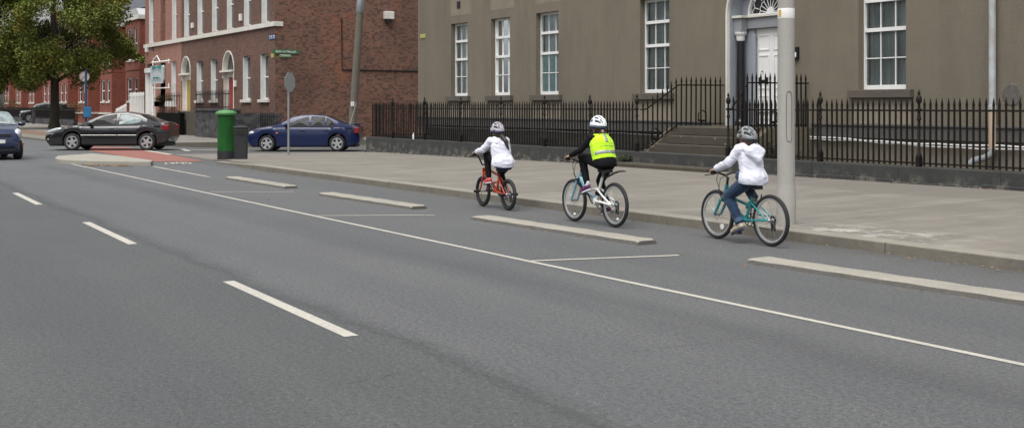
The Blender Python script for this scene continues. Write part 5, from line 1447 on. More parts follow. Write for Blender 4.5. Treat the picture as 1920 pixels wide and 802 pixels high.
b = MB(); b.tube([(1.70, .74, .47), (1.5, .855, .47)], .022, 6); b.build('side_indicator', M['tail'], C_)
b = MB(); b.box(.90, .95, .1, .55, 1.10, 1.16); b.build('dashboard_paper', M['plate'], C_)
SU = dict(SN); SU.update(L=4.4, W=1.85, H=1.85, paint=M['cargreen'], wr=.38, belt=1.15, sill=.4, xf=1.4, xr=-1.35,
    top=[(2.2, .6), (2.18, .95), (2.1, 1.05), (1.2, 1.15), (-2.1, 1.18), (-2.2, .9), (-2.2, .6)], bot=[(2.2, .5), (1.9, .38), (-1.9, .38), (-2.2, .5)],
    roof=[(1.25, 1.15), (.7, 1.72), (.2, 1.83), (-1.8, 1.8), (-2.15, 1.2)], glass=[([(.8, 1.2), (.45, 1.62), (-.2, 1.7), (-.2, 1.2)], 'carglass'), ([(-.3, 1.7), (-1.9, 1.68), (-1.95, 1.2), (-.3, 1.2)], 'carglass')],
    wind=(1.15, .6), rear=(-2.1, -1.9), lamp=(2.05, .7, .95, .12, .12, .1, 10, 20), tail=(-2.15, .8, 1.1, .05, .08, .15), plate=(2.19, .7), grille=(2.19, .9, .5, .08), mirror=(.95, 1.2))
p = onY(84, 200, 19.7)
make_car('parked_car', 'dark parked off roader in a front garden, half hidden by the tree trunk', (p.x, p.y), yaw + .45, SU, .12)
b = MB(); p = onY(63, 200, 17.6); b.box(-.12, .12, -.12, .12, 0, 1.4); b.box(-.16, .16, -.16, .16, 1.4, 1.5); o = b.build('gate_pier', M['rubble']); o.location = (p.x, p.y, .05); tag(o, 'dark gate pier in front of the parked off roader', 'gate pier')

# ------------------------------------------------------------------ bicycles (front along +x, wheel contact on z = 0)
def make_wheel(t, x, r, tyre_w, rimm, nsp=24, rear=False, fold=True):
    b = MB(); b.torus(r - tyre_w, tyre_w, (0, 0, 0), 44, 8); o = b.build('wheel', M['tyre'], t, smooth=50); o.location = (x, 0, r)
    b = MB(); R1 = r - 2 * tyre_w
    n = 40; vs = []
    for i in range(n):
        a = 2 * math.pi * i / n
        for (rr, y) in ((R1 + .006, -.012), (R1 + .006, .012), (R1 - .016, .008), (R1 - .016, -.008)): vs.append((rr * math.cos(a), y, rr * math.sin(a)))
    b.add(vs, [(i * 4 + j, i * 4 + (j + 1) % 4, ((i + 1) % n) * 4 + (j + 1) % 4, ((i + 1) % n) * 4 + j) for i in range(n) for j in range(4)])
    b.build('rim', rimm, o, smooth=40)
    b = MB()
    for i in range(nsp):
        a = 2 * math.pi * i / nsp; s = 1 if i % 2 else -1; a2 = a + (.5 if (i // 2) % 2 else -.5)
        b.tube([(.02 * math.cos(a2), .025 * s, .02 * math.sin(a2)), (R1 * math.cos(a), 0, R1 * math.sin(a))], .0016, 3, cap=False)
    b.build('spokes', M['galv'], o)
    b = MB(); b.lathe([(.012, -.05), (.022, -.03), (.014, -.02), (.014, .02), (.022, .03), (.012, .05)], 10, (0, 0, 0), 'y')
    b.lathe([(.006, -.07), (.006, .07)], 6, (0, 0, 0), 'y'); b.build('hub', M['galv'], o, smooth=40)
    if rear:
        b = MB()
        for k in range(6): b.lathe([(.055 - .006 * k, -.03 - .005 * k), (.055 - .006 * k, -.032 - .005 * k)], 16, (0, 0, 0), 'y')
        b.build('sprockets', M['dark'], o)
    return o
def cranks(t, bb, ang, L, metal, ring=.075):
    """ang: direction of the left crank from the bottom bracket, degrees from +x towards +z."""
    c, s = math.cos(R(ang)), math.sin(R(ang))
    b = MB(); b.torus(ring, .006, (bb[0], -.045, bb[2]), 28, 5)
    for i in range(5): a = i * 1.2566; b.tube([(bb[0], -.045, bb[2]), (bb[0] + ring * math.cos(a), -.045, bb[2] + ring * math.sin(a))], .006, 4)
    b.build('chainring', M['dark'], t)
    pl = Vector((bb[0] + L * c, .13, bb[2] + L * s)); pr = Vector((bb[0] - L * c, -.13, bb[2] - L * s))
    for sg, pp in ((1, pl), (-1, pr)):
        b = MB(); b.tube([(bb[0], sg * .02, bb[2]), (bb[0], sg * .065, bb[2]), (pp.x, sg * .085, pp.z)], .011, 7); b.build('crank', M[metal], t)
        b = MB(); b.box(pp.x - .045, pp.x + .045, sg * .092, sg * .175, pp.z - .011, pp.z + .011); b.build('pedal', M['dark'], t, bevel=.005)
    return pl, pr
def chain(t, bb, xr, zr, ring=.075, cog=.04):
    b = MB(); b.tube([(bb[0], -.045, bb[2] + ring), (xr, -.045, zr + cog)], .006, 4); b.tube([(bb[0], -.045, bb[2] - ring), (xr + .05, -.045, zr - .11), (xr + .0, -.045, zr - .05)], .006, 4)
    b.box(xr - .015, xr + .05, -.06, -.045, zr - .13, zr - .03); b.build('chain', M['dark'], t)
def saddle(t, x, z, L=.25):
    b = MB(); n = 9; vs = []
    for i in range(n):
        u = i / (n - 1); w = lerp(.085, .02, ss((u - .12) / .6)) * (1 if i else .7)
        xx = x - L * .45 + L * u; zz = z + .012 * math.cos(u * 6) - (.012 if i in (0, n - 1) else 0)
        for (y, q) in ((-w, -.03), (-w, -.005), (-w * .5, .014), (w * .5, .014), (w, -.005), (w, -.03)): vs.append((xx, y, zz + q))
    b.add(vs, [(i * 6 + j, i * 6 + (j + 1) % 6, (i + 1) * 6 + (j + 1) % 6, (i + 1) * 6 + j) for i in range(n - 1) for j in range(6)] + [list(range(6)), [(n - 1) * 6 + j for j in range(6)][::-1]])
    return b.build('saddle', M['dark'], t, smooth=50)
def bars(t, top, grip, rise_pts, gripm='dark', mat='dark'):
    """handlebar through mirrored points; grip = outer end of the left grip"""
    left = [Vector(p) for p in rise_pts] + [Vector(grip)]
    pts = [Vector((p.x, -p.y, p.z)) for p in left[::-1]] + left
    b = MB(); b.tube(pts, .0125, 8); hb = b.build('handlebar', M[mat], t, smooth=50)
    gi = left[-1].lerp(left[-2], min(1, .11 / (left[-1] - left[-2]).length))
    for sg in (1, -1):
        b = MB(); b.tube([(gi.x, sg * gi.y, gi.z), (left[-1].x, sg * left[-1].y, left[-1].z)], .0175, 8); b.build('grip', M[gripm], hb, smooth=50)
        b = MB(); e = gi.lerp(left[-2], .15); b.tube([(e.x + .02, sg * e.y, e.z), (e.x + .06, sg * (e.y + .03), e.z - .02), (e.x + .065, sg * (e.y + .13), e.z - .03)], .007, 5); b.build('brake_lever', M['dark'], hb)
    return hb
def fork_straight(t, xh, zh, xa, r, mat, crown_z, w=.05, lower=None):
    top = Vector((xh, 0, zh)); ax = Vector((xa, 0, r)); d = (ax - top).normalized()
    cr = top + d * ((zh - crown_z) / -d.z)
    for sg in (1, -1):
        b = MB(); b.tube([cr + Vector((0, sg * w, .01)), cr.lerp(ax, .45) + Vector((0, sg * w, 0)), ax + Vector((0, sg * w, 0))], [.017, .0185 if lower else .015, .015], 8); o = b.build('fork_leg', M[mat], t, smooth=50)
    b = MB(); b.tube([cr + Vector((0, -w - .012, .012)), cr + Vector((0, 0, .03)), cr + Vector((0, w + .012, .012))], .021, 8); b.tube([cr, top], .018, 8); b.build('fork_crown', M[mat], t, smooth=50)
    return cr
BZ = 'children cycling in line along the cycle lane'
# teal low-framed mountain bike
def bike_teal(px, yaw, loc):
    t = thing('bicycle', 'teal low framed mountain bike under the rider in jeans and grey helmet', 'bicycle', loc, yaw)
    r, wb = .305, .96; xf, xr = wb / 2, -wb / 2
    make_wheel(t, xf, r, .024, M['alloy'], 28); make_wheel(t, xr, r, .024, M['alloy'], 28, True)
    bb = (-.045, 0, .275); hd0 = Vector((.345, 0, .50)); hd1 = Vector((.30, 0, .68)); st0 = Vector((bb[0], 0, bb[2])); st1 = Vector((-.155, 0, .56))
    b = MB(); b.tube([hd0 + Vector((0, 0, .03)), (.2, 0, .42), st0], .023, 10); b.tube([hd0 + (hd1 - hd0) * .55, (.1, 0, .50), st0.lerp(st1, .62)], .018, 10); b.tube([st0, st1], .018, 10); b.tube([hd0, hd1], .025, 10)
    b.tube([st0 + Vector((0, -.05, 0)), st0 + Vector((0, .05, 0))], .028, 10)
    for sg in (1, -1):
        b.tube([st0 + Vector((0, sg * .03, 0)), (bb[0] - .13, sg * .045, .283), (xr, sg * .062, r)], .012, 8); b.tube([st1 + Vector((.02, sg * .02, -.06)), (st1.x - .07, sg * .04, st1.z - .10), (xr, sg * .062, r)], .010, 8)
    b.build('frame', simple('teal_bike_paint', (.02, .26, .28), .35, .0, var=.12, coat=.5), t, smooth=50)
    M['teal_bike'] = bpy.data.materials['teal_bike_paint']
    fork_straight(t, .345, .50, xf, r, 'teal_bike', .47, .052, True)
    b = MB(); b.tube([st1 + Vector((.008, 0, -.03)), (-.185, 0, .66)], .0135, 8); b.build('seat_post', M['dark'], t)
    saddle(t, -.165, .685)
    b = MB(); b.tube([hd1, (.285, 0, .765), (.335, 0, .80)], .016, 8); b.build('stem', M['dark'], t)
    bars(t, None, (.265, .285, .835), [(.335, .02, .80), (.325, .10, .825), (.285, .18, .835)])
    cranks(t, bb, -88, .15, 'galv'); chain(t, bb, xr, r)
    b = MB()
    b.tube([(.35, .1, .82), (.44, .05, .74), (.40, .03, .6), (.36, .0, .56)], .004, 4); b.tube([(.35, -.1, .82), (.46, -.03, .75), (.42, .03, .62), (.2, .03, .46)], .004, 4); b.build('cables', M['dark'], t)
    for a in (1.1, 4.2):
        b = MB(); b.lathe([(.0, -.006), (.035, -.006), (.035, .006), (.0, .006)], 10, (xf + .17 * math.cos(-2.1), .0, r + .17 * math.sin(-2.1)), 'y'); 
    b.build('wheel_reflector', M['plate'], t)
    b = MB()
    for sg in (1, -1): b.tube([(xr + .22, sg * .035, r + .21), (xr + .2, sg * .04, r + .29)], .009, 5); b.tube([(.33, sg * .045, .50), (.40, sg * .04, .57)], .009, 5)
    b.build('brakes', M['dark'], t)
    return t
def bike_white(yaw, loc):
    t = thing('bicycle', 'white full suspension mountain bike with pale blue fork and long black rear mudguard', 'bicycle', loc, yaw)
    r, wb = .305, 1.0; xf, xr = wb / 2, -wb / 2
    make_wheel(t, xf, r, .026, M['alloy'], 28); make_wheel(t, xr, r, .026, M['alloy'], 28, True)
    bb = (-.05, 0, .30); hd0 = Vector((.365, 0, .56)); hd1 = Vector((.325, 0, .71)); s0 = Vector(bb); s1 = Vector((-.20, 0, .66))
    b = MB(); b.tube([hd1 * .5 + hd0 * .5, (.15, 0, .44), (-.02, 0, .36)], .033, 10)
    b.tube([hd0, hd1], .027, 10); b.build('front_frame', simple('pale_blue_bike_paint', (.20, .43, .52), .35, var=.1, coat=.4), t, smooth=50)
    M['pale_bike'] = bpy.data.materials['pale_blue_bike_paint']
    b = MB(); b.tube([(.10, 0, .42), (-.0, 0, .37), s0], .032, 10); b.tube([s0, (-.10, 0, .44), s1], .019, 10); b.tube([(.18, 0, .47), (-.12, 0, .50)], .017, 8); b.tube([s0 + Vector((0, -.05, 0)), s0 + Vector((0, .05, 0))], .03, 10)
    for sg in (1, -1):
        b.tube([(-.08, sg * .035, .33), (-.25, sg * .05, .325), (xr, sg * .065, r)], .017, 8); b.tube([(-.12, sg * .035, .50), (-.28, sg * .05, .41), (xr, sg * .065, r)], .013, 8)
    b.build('rear_frame', M['white'], t, smooth=50)
    b = MB(); b.tube([(-.06, 0, .44), (-.20, 0, .42)], .028, 8)
    for i in range(7): x = -.07 - .018 * i; b.torus(.030, .006, (0, 0, 0), 12, 4) if 0 else b.tube([(x, 0, .4385 - .0014 * i), (x - .006, 0, .438 - .0014 * i)], .036, 10)
    b.build('shock_spring', M['dark'], t)
    cr = fork_straight(t, .365, .56, xf, r, 'pale_bike', .60, .055, True)
    b = MB(); b.tube([cr + Vector((0, -.07, .0)), cr + Vector((.0, 0, .03)), cr + Vector((0, .07, 0))], .027, 8); b.build('crown_cover', M['dark'], t)
    b = MB(); b.tube([s1, (-.235, 0, .74)], .014, 8); b.build('seat_post', M['galv'], t); saddle(t, -.25, .765)
    b = MB(); b.tube([hd1, (.31, 0, .81), (.36, 0, .86)], .017, 8); b.build('stem', M['dark'], t)
    bars(t, None, (.255, .31, .905), [(.36, .02, .86), (.34, .11, .89), (.285, .20, .905)])
    cranks(t, bb, 55, .155, 'dark'); chain(t, bb, xr, r)
    b = MB(); n = 10; vs = []
    for i in range(n):
        u = i / (n - 1); x = -.30 - .42 * u; z = .675 + .10 * math.sin(u * 1.7) - .0 * u; w = lerp(.022, .038, u)
        vs += [(x, -w, z - .014), (x, 0, z + .008), (x, w, z - .014), (x, 0, z - .006)]
    b.add(vs, [(i * 4 + j, i * 4 + (j + 1) % 4, (i + 1) * 4 + (j + 1) % 4, (i + 1) * 4 + j) for i in range(n - 1) for j in range(4)] + [(0, 1, 2, 3), tuple((n - 1) * 4 + j for j in (3, 2, 1, 0))])
    b.tube([(-.22, 0, .70), (-.32, 0, .675)], .014, 6); b.build('mudguard', M['dark'], t, smooth=50)
    b = MB(); b.tube([(.36, .1, .89), (.47, .05, .8), (.44, .03, .66), (.38, .02, .6)], .004, 4); b.tube([(.36, -.1, .89), (.50, -.02, .82), (.46, .04, .68), (.3, .04, .54)], .004, 4); b.build('cables', M['dark'], t)
    b = MB()
    for x, a in ((xf, -1.6), (xr, -1.9)): b.ball((x + .2 * math.cos(a), .0, r + .2 * math.sin(a)), .03, .012, .02, 8)
    b.build('wheel_reflector', M['plate'], t)
    return t
def bike_bmx(yaw, loc):
    t = thing('bicycle', 'small orange red bicycle with black tyres and axle pegs', 'bicycle', loc, yaw)
    r, wb = .25, .91; xf, xr = wb / 2, -wb / 2
    make_wheel(t, xf, r, .029, M['dark'], 24); make_wheel(t, xr, r, .029, M['dark'], 24, True)
    M['orange_bike'] = simple('orange_bike_paint', (.48, .055, .02), .4, var=.2, coat=.3)
    bb = (-.04, 0, .28); h0 = Vector((.325, 0, .50)); h1 = Vector((.29, 0, .62)); s0 = Vector(bb); s1 = Vector((-.14, 0, .53))
    b = MB(); b.tube([h0 + Vector((0, 0, .03)), s0], .025, 10); b.tube([h1, s1], .021, 10); b.tube([s0, s1], .019, 10); b.tube([h0, h1], .028, 10); b.tube([s0 + Vector((0, -.05, 0)), s0 + Vector((0, .05, 0))], .03, 10)
    for sg in (1, -1): b.tube([s0 + Vector((0, sg * .03, 0)), (xr, sg * .06, r)], .014, 8); b.tube([s1 + Vector((0, sg * .02, -.03)), (xr, sg * .06, r)], .012, 8)
    b.tube([(-.09, 0, .43), (.12, 0, .40)], .015, 8)
    b.build('frame', M['orange_bike'], t, smooth=50)
    fork_straight(t, .325, .50, xf, r, 'orange_bike', .525, .06)
    for x in (xf, xr):
        for sg in (1, -1):
            b = MB(); b.tube([(x, sg * .06, r), (x, sg * .165, r)], .022, 10); b.build('axle_peg', M['dark'], t)
    b = MB(); b.tube([s1, (-.16, 0, .60)], .014, 8); b.build('seat_post', M['dark'], t); saddle(t, -.19, .63, .24)
    b = MB(); b.tube([h1, (.275, 0, .67), (.33, 0, .685)], .021, 8); b.build('stem', M['dark'], t)
    hb = bars(t, None, (.255, .29, .855), [(.33, .02, .685), (.325, .08, .69), (.30, .17, .845), (.295, .185, .855)])
    b = MB(); b.tube([(.313, -.13, .78), (.313, .13, .78)], .010, 7); b.build('crossbar', M['dark'], hb)
    b = MB(); b.box(.36, .372, -.055, .055, .53, .64); b.build('front_pad', M['orange_bike'], t, bevel=.01)
    cranks(t, bb, 52, .14, 'dark', .07); chain(t, bb, xr, r)
    return t

# ------------------------------------------------------------------ riders
def capsule(b, p, q, r0, r1, flat=1.0, n=12):
    p, q = Vector(p), Vector(q); d = q - p
    if d.length < 1e-5: d = Vector((0, 0, 1e-3))
    L = d.length; dn = d.normalized(); u, w = ring_frame(dn)
    prof = []
    for i in range(5): a = -math.pi / 2 + math.pi / 2 * i / 4; prof.append((p + dn * (r0 * math.sin(a)), max(r0 * math.cos(a), .0004)))
    for i in range(5): a = math.pi / 2 * i / 4; prof.append((q + dn * (r1 * math.sin(a)), max(r1 * math.cos(a), .0004)))
    vs = []
    for c, rr in prof:
        for j in range(n):
            a = 2 * math.pi * j / n; o = (u * math.cos(a) + w * math.sin(a)) * rr
            o.y *= flat; vs.append(c + o)
    k = len(prof)
    b.add(vs, [(i * n + j, i * n + (j + 1) % n, (i + 1) * n + (j + 1) % n, (i + 1) * n + j) for i in range(k - 1) for j in range(n)] + [list(range(n))[::-1], [(k - 1) * n + j for j in range(n)]])
def remeshed(segs, voxel, smooth=2, amp=0., freq=12., seed=0):
    b = MB()
    for s in segs: capsule(b, *s)
    me = bpy.data.meshes.new('tmp'); me.from_pydata([tuple(v) for v in b.v], [], b.f)
    o = bpy.data.objects.new('tmp', me); COL.objects.link(o)
    md = o.modifiers.new('r', 'REMESH'); md.mode = 'VOXEL'; md.voxel_size = voxel
    dg = bpy.context.evaluated_depsgraph_get(); dg.update()
    m2 = bpy.data.meshes.new_from_object(o.evaluated_get(dg)); bpy.data.objects.remove(o)
    bm = bmesh.new(); bm.from_mesh(m2); bpy.data.meshes.remove(m2)
    for _ in range(smooth): bmesh.ops.smooth_vert(bm, verts=bm.verts, factor=.5, use_axis_x=True, use_axis_y=True, use_axis_z=True)
    bm.normal_update()
    if amp:
        off = Vector((seed * 3.1, seed, 0))
        for v in bm.verts:
            q = Vector((v.co.x * .8 + v.co.z * .55, v.co.y * .7, (v.co.z * .85 - v.co.x * .5) * 2.6)) * freq + off
            k = noise.noise(v.co * freq + off) * .45 + (1 - 2.2 * abs(noise.noise(q))) * .38
            v.co += v.normal * amp * k
        bm.normal_update()
    return bm
def skin_obj(name, bms, mat, parent, cut=None):
    bm = bms[0]
    for o in bms[1:]:
        m = bpy.data.meshes.new('t'); o.to_mesh(m); bm.from_mesh(m); o.free(); bpy.data.meshes.remove(m)
    me = bpy.data.meshes.new(name); bm.to_mesh(me); bm.free()
    me.polygons.foreach_set('use_smooth', [True] * len(me.polygons))
    for m_ in (mat if isinstance(mat, list) else [mat]): me.materials.append(m_)
    o = bpy.data.objects.new(name, me); COL.objects.link(o); o.parent = parent
    return o
def ik(a, c, l1, l2, pole):
    a, c, pole = Vector(a), Vector(c), Vector(pole); d = c - a; L = min(d.length, (l1 + l2) * .999); dn = d.normalized()
    x = (l1 * l1 - l2 * l2 + L * L) / (2 * L); h = math.sqrt(max(l1 * l1 - x * x, 0))
    pv = (pole - dn * pole.dot(dn)).normalized()
    return a + dn * x + pv * h
def hand_segs(g, sg, wrist):
    """hand closed round a grip centred at g, running along y"""
    g = Vector(g); S = []
    kn = g + Vector((-.004, 0, .033))
    for k in range(4):
        dy = sg * (.027 - .018 * k); r_ = .0088 - .0006 * k; s = 1 - .05 * k
        pts = [g + Vector((-.012, dy, .034)), g + Vector((.024 * s, dy, .027)), g + Vector((.034 * s, dy, -.004)), g + Vector((.016 * s, dy, -.027))]
        for p, q in zip(pts, pts[1:]): S.append((p, q, r_, r_ * .95))
    for k in range(4): S.append((Vector(wrist), g + Vector((-.012, sg * (.027 - .018 * k), .032)), .018, .0105))
    th = [Vector(wrist).lerp(g, .45) + Vector((0, -sg * .02, .0)), g + Vector((-.018, -sg * .046, .012)), g + Vector((.012, -sg * .052, -.018))]
    for p, q in zip(th, th[1:]): S.append((p, q, .0115, .009))
    return S
def helmet(t, c, rx, ry, rz, tilt, yaw, cols, name='helmet', slots=4):
    """road helmet: dark inner shell and a slotted outer shell"""
    root_m = Matrix.Translation(c) @ Matrix.Rotation(yaw, 4, 'Z') @ Matrix.Rotation(tilt, 4, 'Y')
    b = MB(); nu, nv = 36, 24; vs = []; fs = []
    def P(i, j, k):      # i along front-back arc, j across
        u = math.pi * (i / nu); v = -math.pi / 2 * 1.0 + math.pi * j / nv
        x = math.cos(u); s = math.sin(u)
        back = 1.10 if x < 0 else 1.05
        q = Vector((rx * back * x * k, ry * s * math.sin(v) * k, rz * s * math.cos(v) * k))
        q.z = q.z + (.012 if k > 1 else 0)
        return q
    vs = [P(i, j, 1.0) for i in range(nu + 1) for j in range(nv + 1)]
    for i in range(nu):
        for j in range(nv):
            lane = (j - 1) // 3; inl = (j - 1) % 3
            slot = inl < 2
            ui = i / nu
            open_ = slot and ((.14 < ui < .40 or .46 < ui < .66 or .72 < ui < .88) if lane % 2 else (.22 < ui < .46 or .54 < ui < .80)) and 3 <= j <= nv - 4
            if not open_: fs.append((i * (nv + 1) + j, i * (nv + 1) + j + 1, (i + 1) * (nv + 1) + j + 1, (i + 1) * (nv + 1) + j))
    b.add(vs, fs); b.v = [root_m @ q for q in b.v]
    o = b.build(name, cols[0], t, smooth=60); so = o.modifiers.new('s', 'SOLIDIFY'); so.thickness = .016; so.offset = -1
    b = MB(); vs = [P(i, j, .93) for i in range(nu + 1) for j in range(nv + 1)]
    b.add(vs, [(i * (nv + 1) + j, i * (nv + 1) + j + 1, (i + 1) * (nv + 1) + j + 1, (i + 1) * (nv + 1) + j) for i in range(nu) for j in range(nv)]); b.v = [root_m @ q for q in b.v]
    b.build('inner_shell', cols[1], o, smooth=60)
    b = MB(); rim = [root_m @ Vector((rx * 1.03 * math.cos(a), ry * .97 * math.sin(a), -.008 - .012 * (math.cos(a) < 0) * abs(math.cos(a)))) for a in [2 * math.pi * i / 30 for i in range(31)]]
    b.tube(rim, .013, 6, cap=False); b.build('rim_edge', cols[2], o, smooth=60)
    return o
def make_rider(label, loc, yaw, D):
    t = thing('person', label, 'person', loc, yaw)
    V = lambda p: Vector(p)
    pel, chest, neck, head = V(D['pelvis']), V(D['chest']), V(D['neck']), V(D['head'])
    sw, hwid = D['sw'], D['hw']
    body = []; sleeves = []; torso = []; legs = []
    hd = Vector((math.cos(D['hyaw']), math.sin(D['hyaw']), 0)); hs = Vector((-hd.y, hd.x, 0))
    # head with face
    body += [(head + hd * -.012 + Vector((0, 0, .035)), head + hd * .012 + Vector((0, 0, .02)), .083, .080), (head + hd * .02 + Vector((0, 0, -.02)), head + hd * .042 + Vector((0, 0, -.07)), .066, .042),
             (head + hd * .088 + Vector((0, 0, .0)), head + hd * .102 + Vector((0, 0, -.022)), .008, .012), (head + hd * .075 + Vector((0, 0, -.058)) + hs * .015, head + hd * .075 + Vector((0, 0, -.058)) - hs * .015, .011, .011)]
    for sg in (1, -1): body.append((head + hs * sg * .08 + Vector((0, 0, .008)) - hd * .01, head + hs * sg * .082 + Vector((0, 0, -.022)) - hd * .008, .014, .010))
    body.append((neck - Vector((0, 0, .04)), head - Vector((0, 0, .03)) - hd * .01, .046, .045))
    torso += [(pel + Vector((0, 0, .03)), pel.lerp(chest, .5), .105, .10, 1.30), (pel.lerp(chest, .5), chest, .10, .110, 1.35), (chest, chest.lerp(neck, .6), .105, .06, 1.3)]
    for sg in (1, -1): torso.append((chest.lerp(neck, .55), V(D['sh']) + Vector((0, sg * sw, 0)), .062, .055))
    body += [(p, q, r0 * .8, r1 * .8, *(x)) for (p, q, r0, r1, *x) in torso]
    hands = []
    for sg in (1, -1):
        sh = V(D['sh']) + Vector((0, sg * sw, 0)); g = V(D['grip']); g = Vector((g.x, g.y * sg, g.z))
        wr_ = g + (sh - g).normalized() * .062 + Vector((-.01, 0, .018))
        el = ik(sh, wr_, D['ua'], D['fa'], Vector((-.1, sg * .55, -.8)))
        body += [(sh, el, .040, .033), (el, wr_, .032, .021)]
        cuff = wr_.lerp(el, .02)
        sleeves += [(sh, el, D['slv'], D['slv'] * .86), (el, cuff, D['slv'] * .84, D['slv'] * .70)]
        hands += hand_segs(g, sg, wr_)
    feet = []; thick = D['leg']
    for sg, kk in ((1, 'L'), (-1, 'R')):
        hip = pel + Vector((0, sg * hwid, -.01)); an = V(D['ank' + kk]); kn = ik(hip, an, D['th'], D['shin'], Vector((1, sg * .12, .35)))
        body += [(hip, kn, .066, .046), (kn, an, .043, .028)]
        cuffp = an.lerp(kn, D.get('cuff', .08))
        legs += [(pel + Vector((0, sg * .04, .03)), hip, .10, .088), (hip, kn, .088 * thick, .060 * thick), (kn, kn.lerp(an, .35), .059 * thick, .056 * thick), (kn.lerp(an, .35), cuffp, .056 * thick, .044 * thick * D.get('flare', 1))]
        toe = V(D['toe' + kk]); heel = an + (an - toe).normalized() * .03 + Vector((0, 0, -.05))
        feet.append((an, heel, toe))
        body += [(an, toe + Vector((0, 0, .01)), .026, .02)]
    b1 = remeshed(body, .009, 2); b2 = remeshed(hands, .0045, 1)
    skin_obj('body', [b1, b2], M['skin'], t)
    # shoes
    for an, heel, toe in feet:
        mid = heel.lerp(toe, .55)
        bm = remeshed([(heel + Vector((0, 0, .012)), mid + Vector((0, 0, .012)), .034, .036), (mid + Vector((0, 0, .010)), toe, .036, .027), (an + Vector((0, 0, -.012)), mid + Vector((0, 0, .02)), .034, .026)], .006, 2)
        so_ = skin_obj('shoe', [bm], D['shoe'], t)
        b = MB(); d = (toe - heel).normalized(); dn = Vector((0, 0, -1)) - d * Vector((0, 0, -1)).dot(d); dn.normalize(); sd = d.cross(dn)
        n = 14; ring = []
        for i in range(n):
            a = 2 * math.pi * i / n; L_ = (toe - heel).length / 2 + .033
            ring.append(heel.lerp(toe, .5) + d * math.cos(a) * L_ + sd * math.sin(a) * (.036 if math.cos(a) > -.2 else .031) + dn * .024)
        b.add(ring + [q + dn * .016 for q in ring], [list(range(n)), list(range(n, 2 * n))[::-1]] + [(i, (i + 1) % n, n + (i + 1) % n, n + i) for i in range(n)])
        b.build('sole', D['sole'], so_)
        if D.get('sock'):
            skin_obj('sock', [remeshed([(an + Vector((0, 0, -.005)), an + Vector((-.004, 0, .035)), .034, .033)], .007, 1)], D['sock'], so_)
    # trousers
    skin_obj('trousers', [remeshed(legs + [(pel, pel + Vector((.01, 0, .06)), .102, .098, 1.3)], .010, 2, D.get('tamp', .006), 14, 3)], D['trou'], t)
    # top
    hem = D['hem']
    tsegs = [(V(hem), pel.lerp(chest, .45), D['hemr'], .118, 1.32), (pel.lerp(chest, .45), chest, .118, .122, 1.36), (chest, chest.lerp(neck, .62), .118, .066, 1.3)]
    for sg in (1, -1): tsegs.append((chest.lerp(neck, .5), V(D['sh']) + Vector((0, sg * sw, 0)), .072, D['slv'] + .004))
    tsegs += sleeves
    for s in D.get('hood', []): tsegs.append(s)
    bm = remeshed(tsegs, .009, 3, D.get('amp', .012) * 1.35, 8, 7)
    # cut a clean hem
    hz = V(D['hem']) + Vector(D['hemn']) * D['hemd']; hn = Vector(D['hemn'])
    bmesh.ops.bisect_plane(bm, geom=bm.verts[:] + bm.edges[:] + bm.faces[:], plane_co=hz, plane_no=hn, clear_outer=True)
    top = skin_obj(D['topname'], [bm], D['top'], t)
    so_ = top.modifiers.new('s', 'SOLIDIFY'); so_.thickness = .006; so_.offset = 0
    if D.get('hair'):
        skin_obj('hair', [remeshed(D['hair'], .008, 1, .008, 30, 2)], D['hairm'], t)
    hl = helmet(t, head + Vector((0, 0, -.004)) - hd * .012, .130, .103, .150, D.get('htilt', 0), D['hyaw'], D['helm'])
    for sg in (1, -1):      # eyes
        b = MB(); b.ball(head + hd * .076 + hs * sg * .032 + Vector((0, 0, .012)), .011, n=8); b.build('eye', M['dark'], t, smooth=60)
    b = MB()
    for sg in (1, -1): b.tube([head + hs * sg * .092 + Vector((0, 0, .04)), head + hs * sg * .07 + hd * .01 + Vector((0, 0, -.04)), head + hd * .03 + Vector((0, 0, -.115))], .005, 4)
    b.build('chin_strap', M['dark'], hl)
    return t, dict(pel=pel, chest=chest, neck=neck)

white_fleece = cloth_mat('white_fleece', (.64, .655, .74), .07, bmp=.55)
black_knit = cloth_mat('black_knit', (.007, .007, .009), .3, .85, .0)
leggings = cloth_mat('black_leggings', (.006, .006, .008), .3, .8, .0)
denim = cloth_mat('blue_denim', (.018, .045, .095), .45, .85, .2)
hair_dk = simple('dark_brown_hair', (.030, .018, .012), .5, var=.4, vs=40)
hair_rd = simple('red_brown_hair', (.085, .034, .018), .5, var=.4, vs=40)
vest_y = cloth_mat('hi_vis_yellow', (.50, .86, .02), .06, .7, .2)
refl = simple('reflective_grey', (.36, .38, .37), .4, .3, var=.1)
pink = simple('pink_shoe', (.75, .10, .11), .6, var=.25, vs=30)
purple = simple('purple_shoe', (.13, .02, .12), .6, var=.3, vs=30)
tan = simple('pale_canvas_shoe', (.46, .40, .32), .7, var=.35, vs=30)
navy = simple('navy_sole', (.03, .03, .09), .6); whites = simple('white_sole', (.75, .73, .74), .6)
YAW = math.pi
# rider in jeans on the teal bike
P3 = G(1394, 454.5)
bike_teal(0, YAW, (P3.x, P3.y, .002))
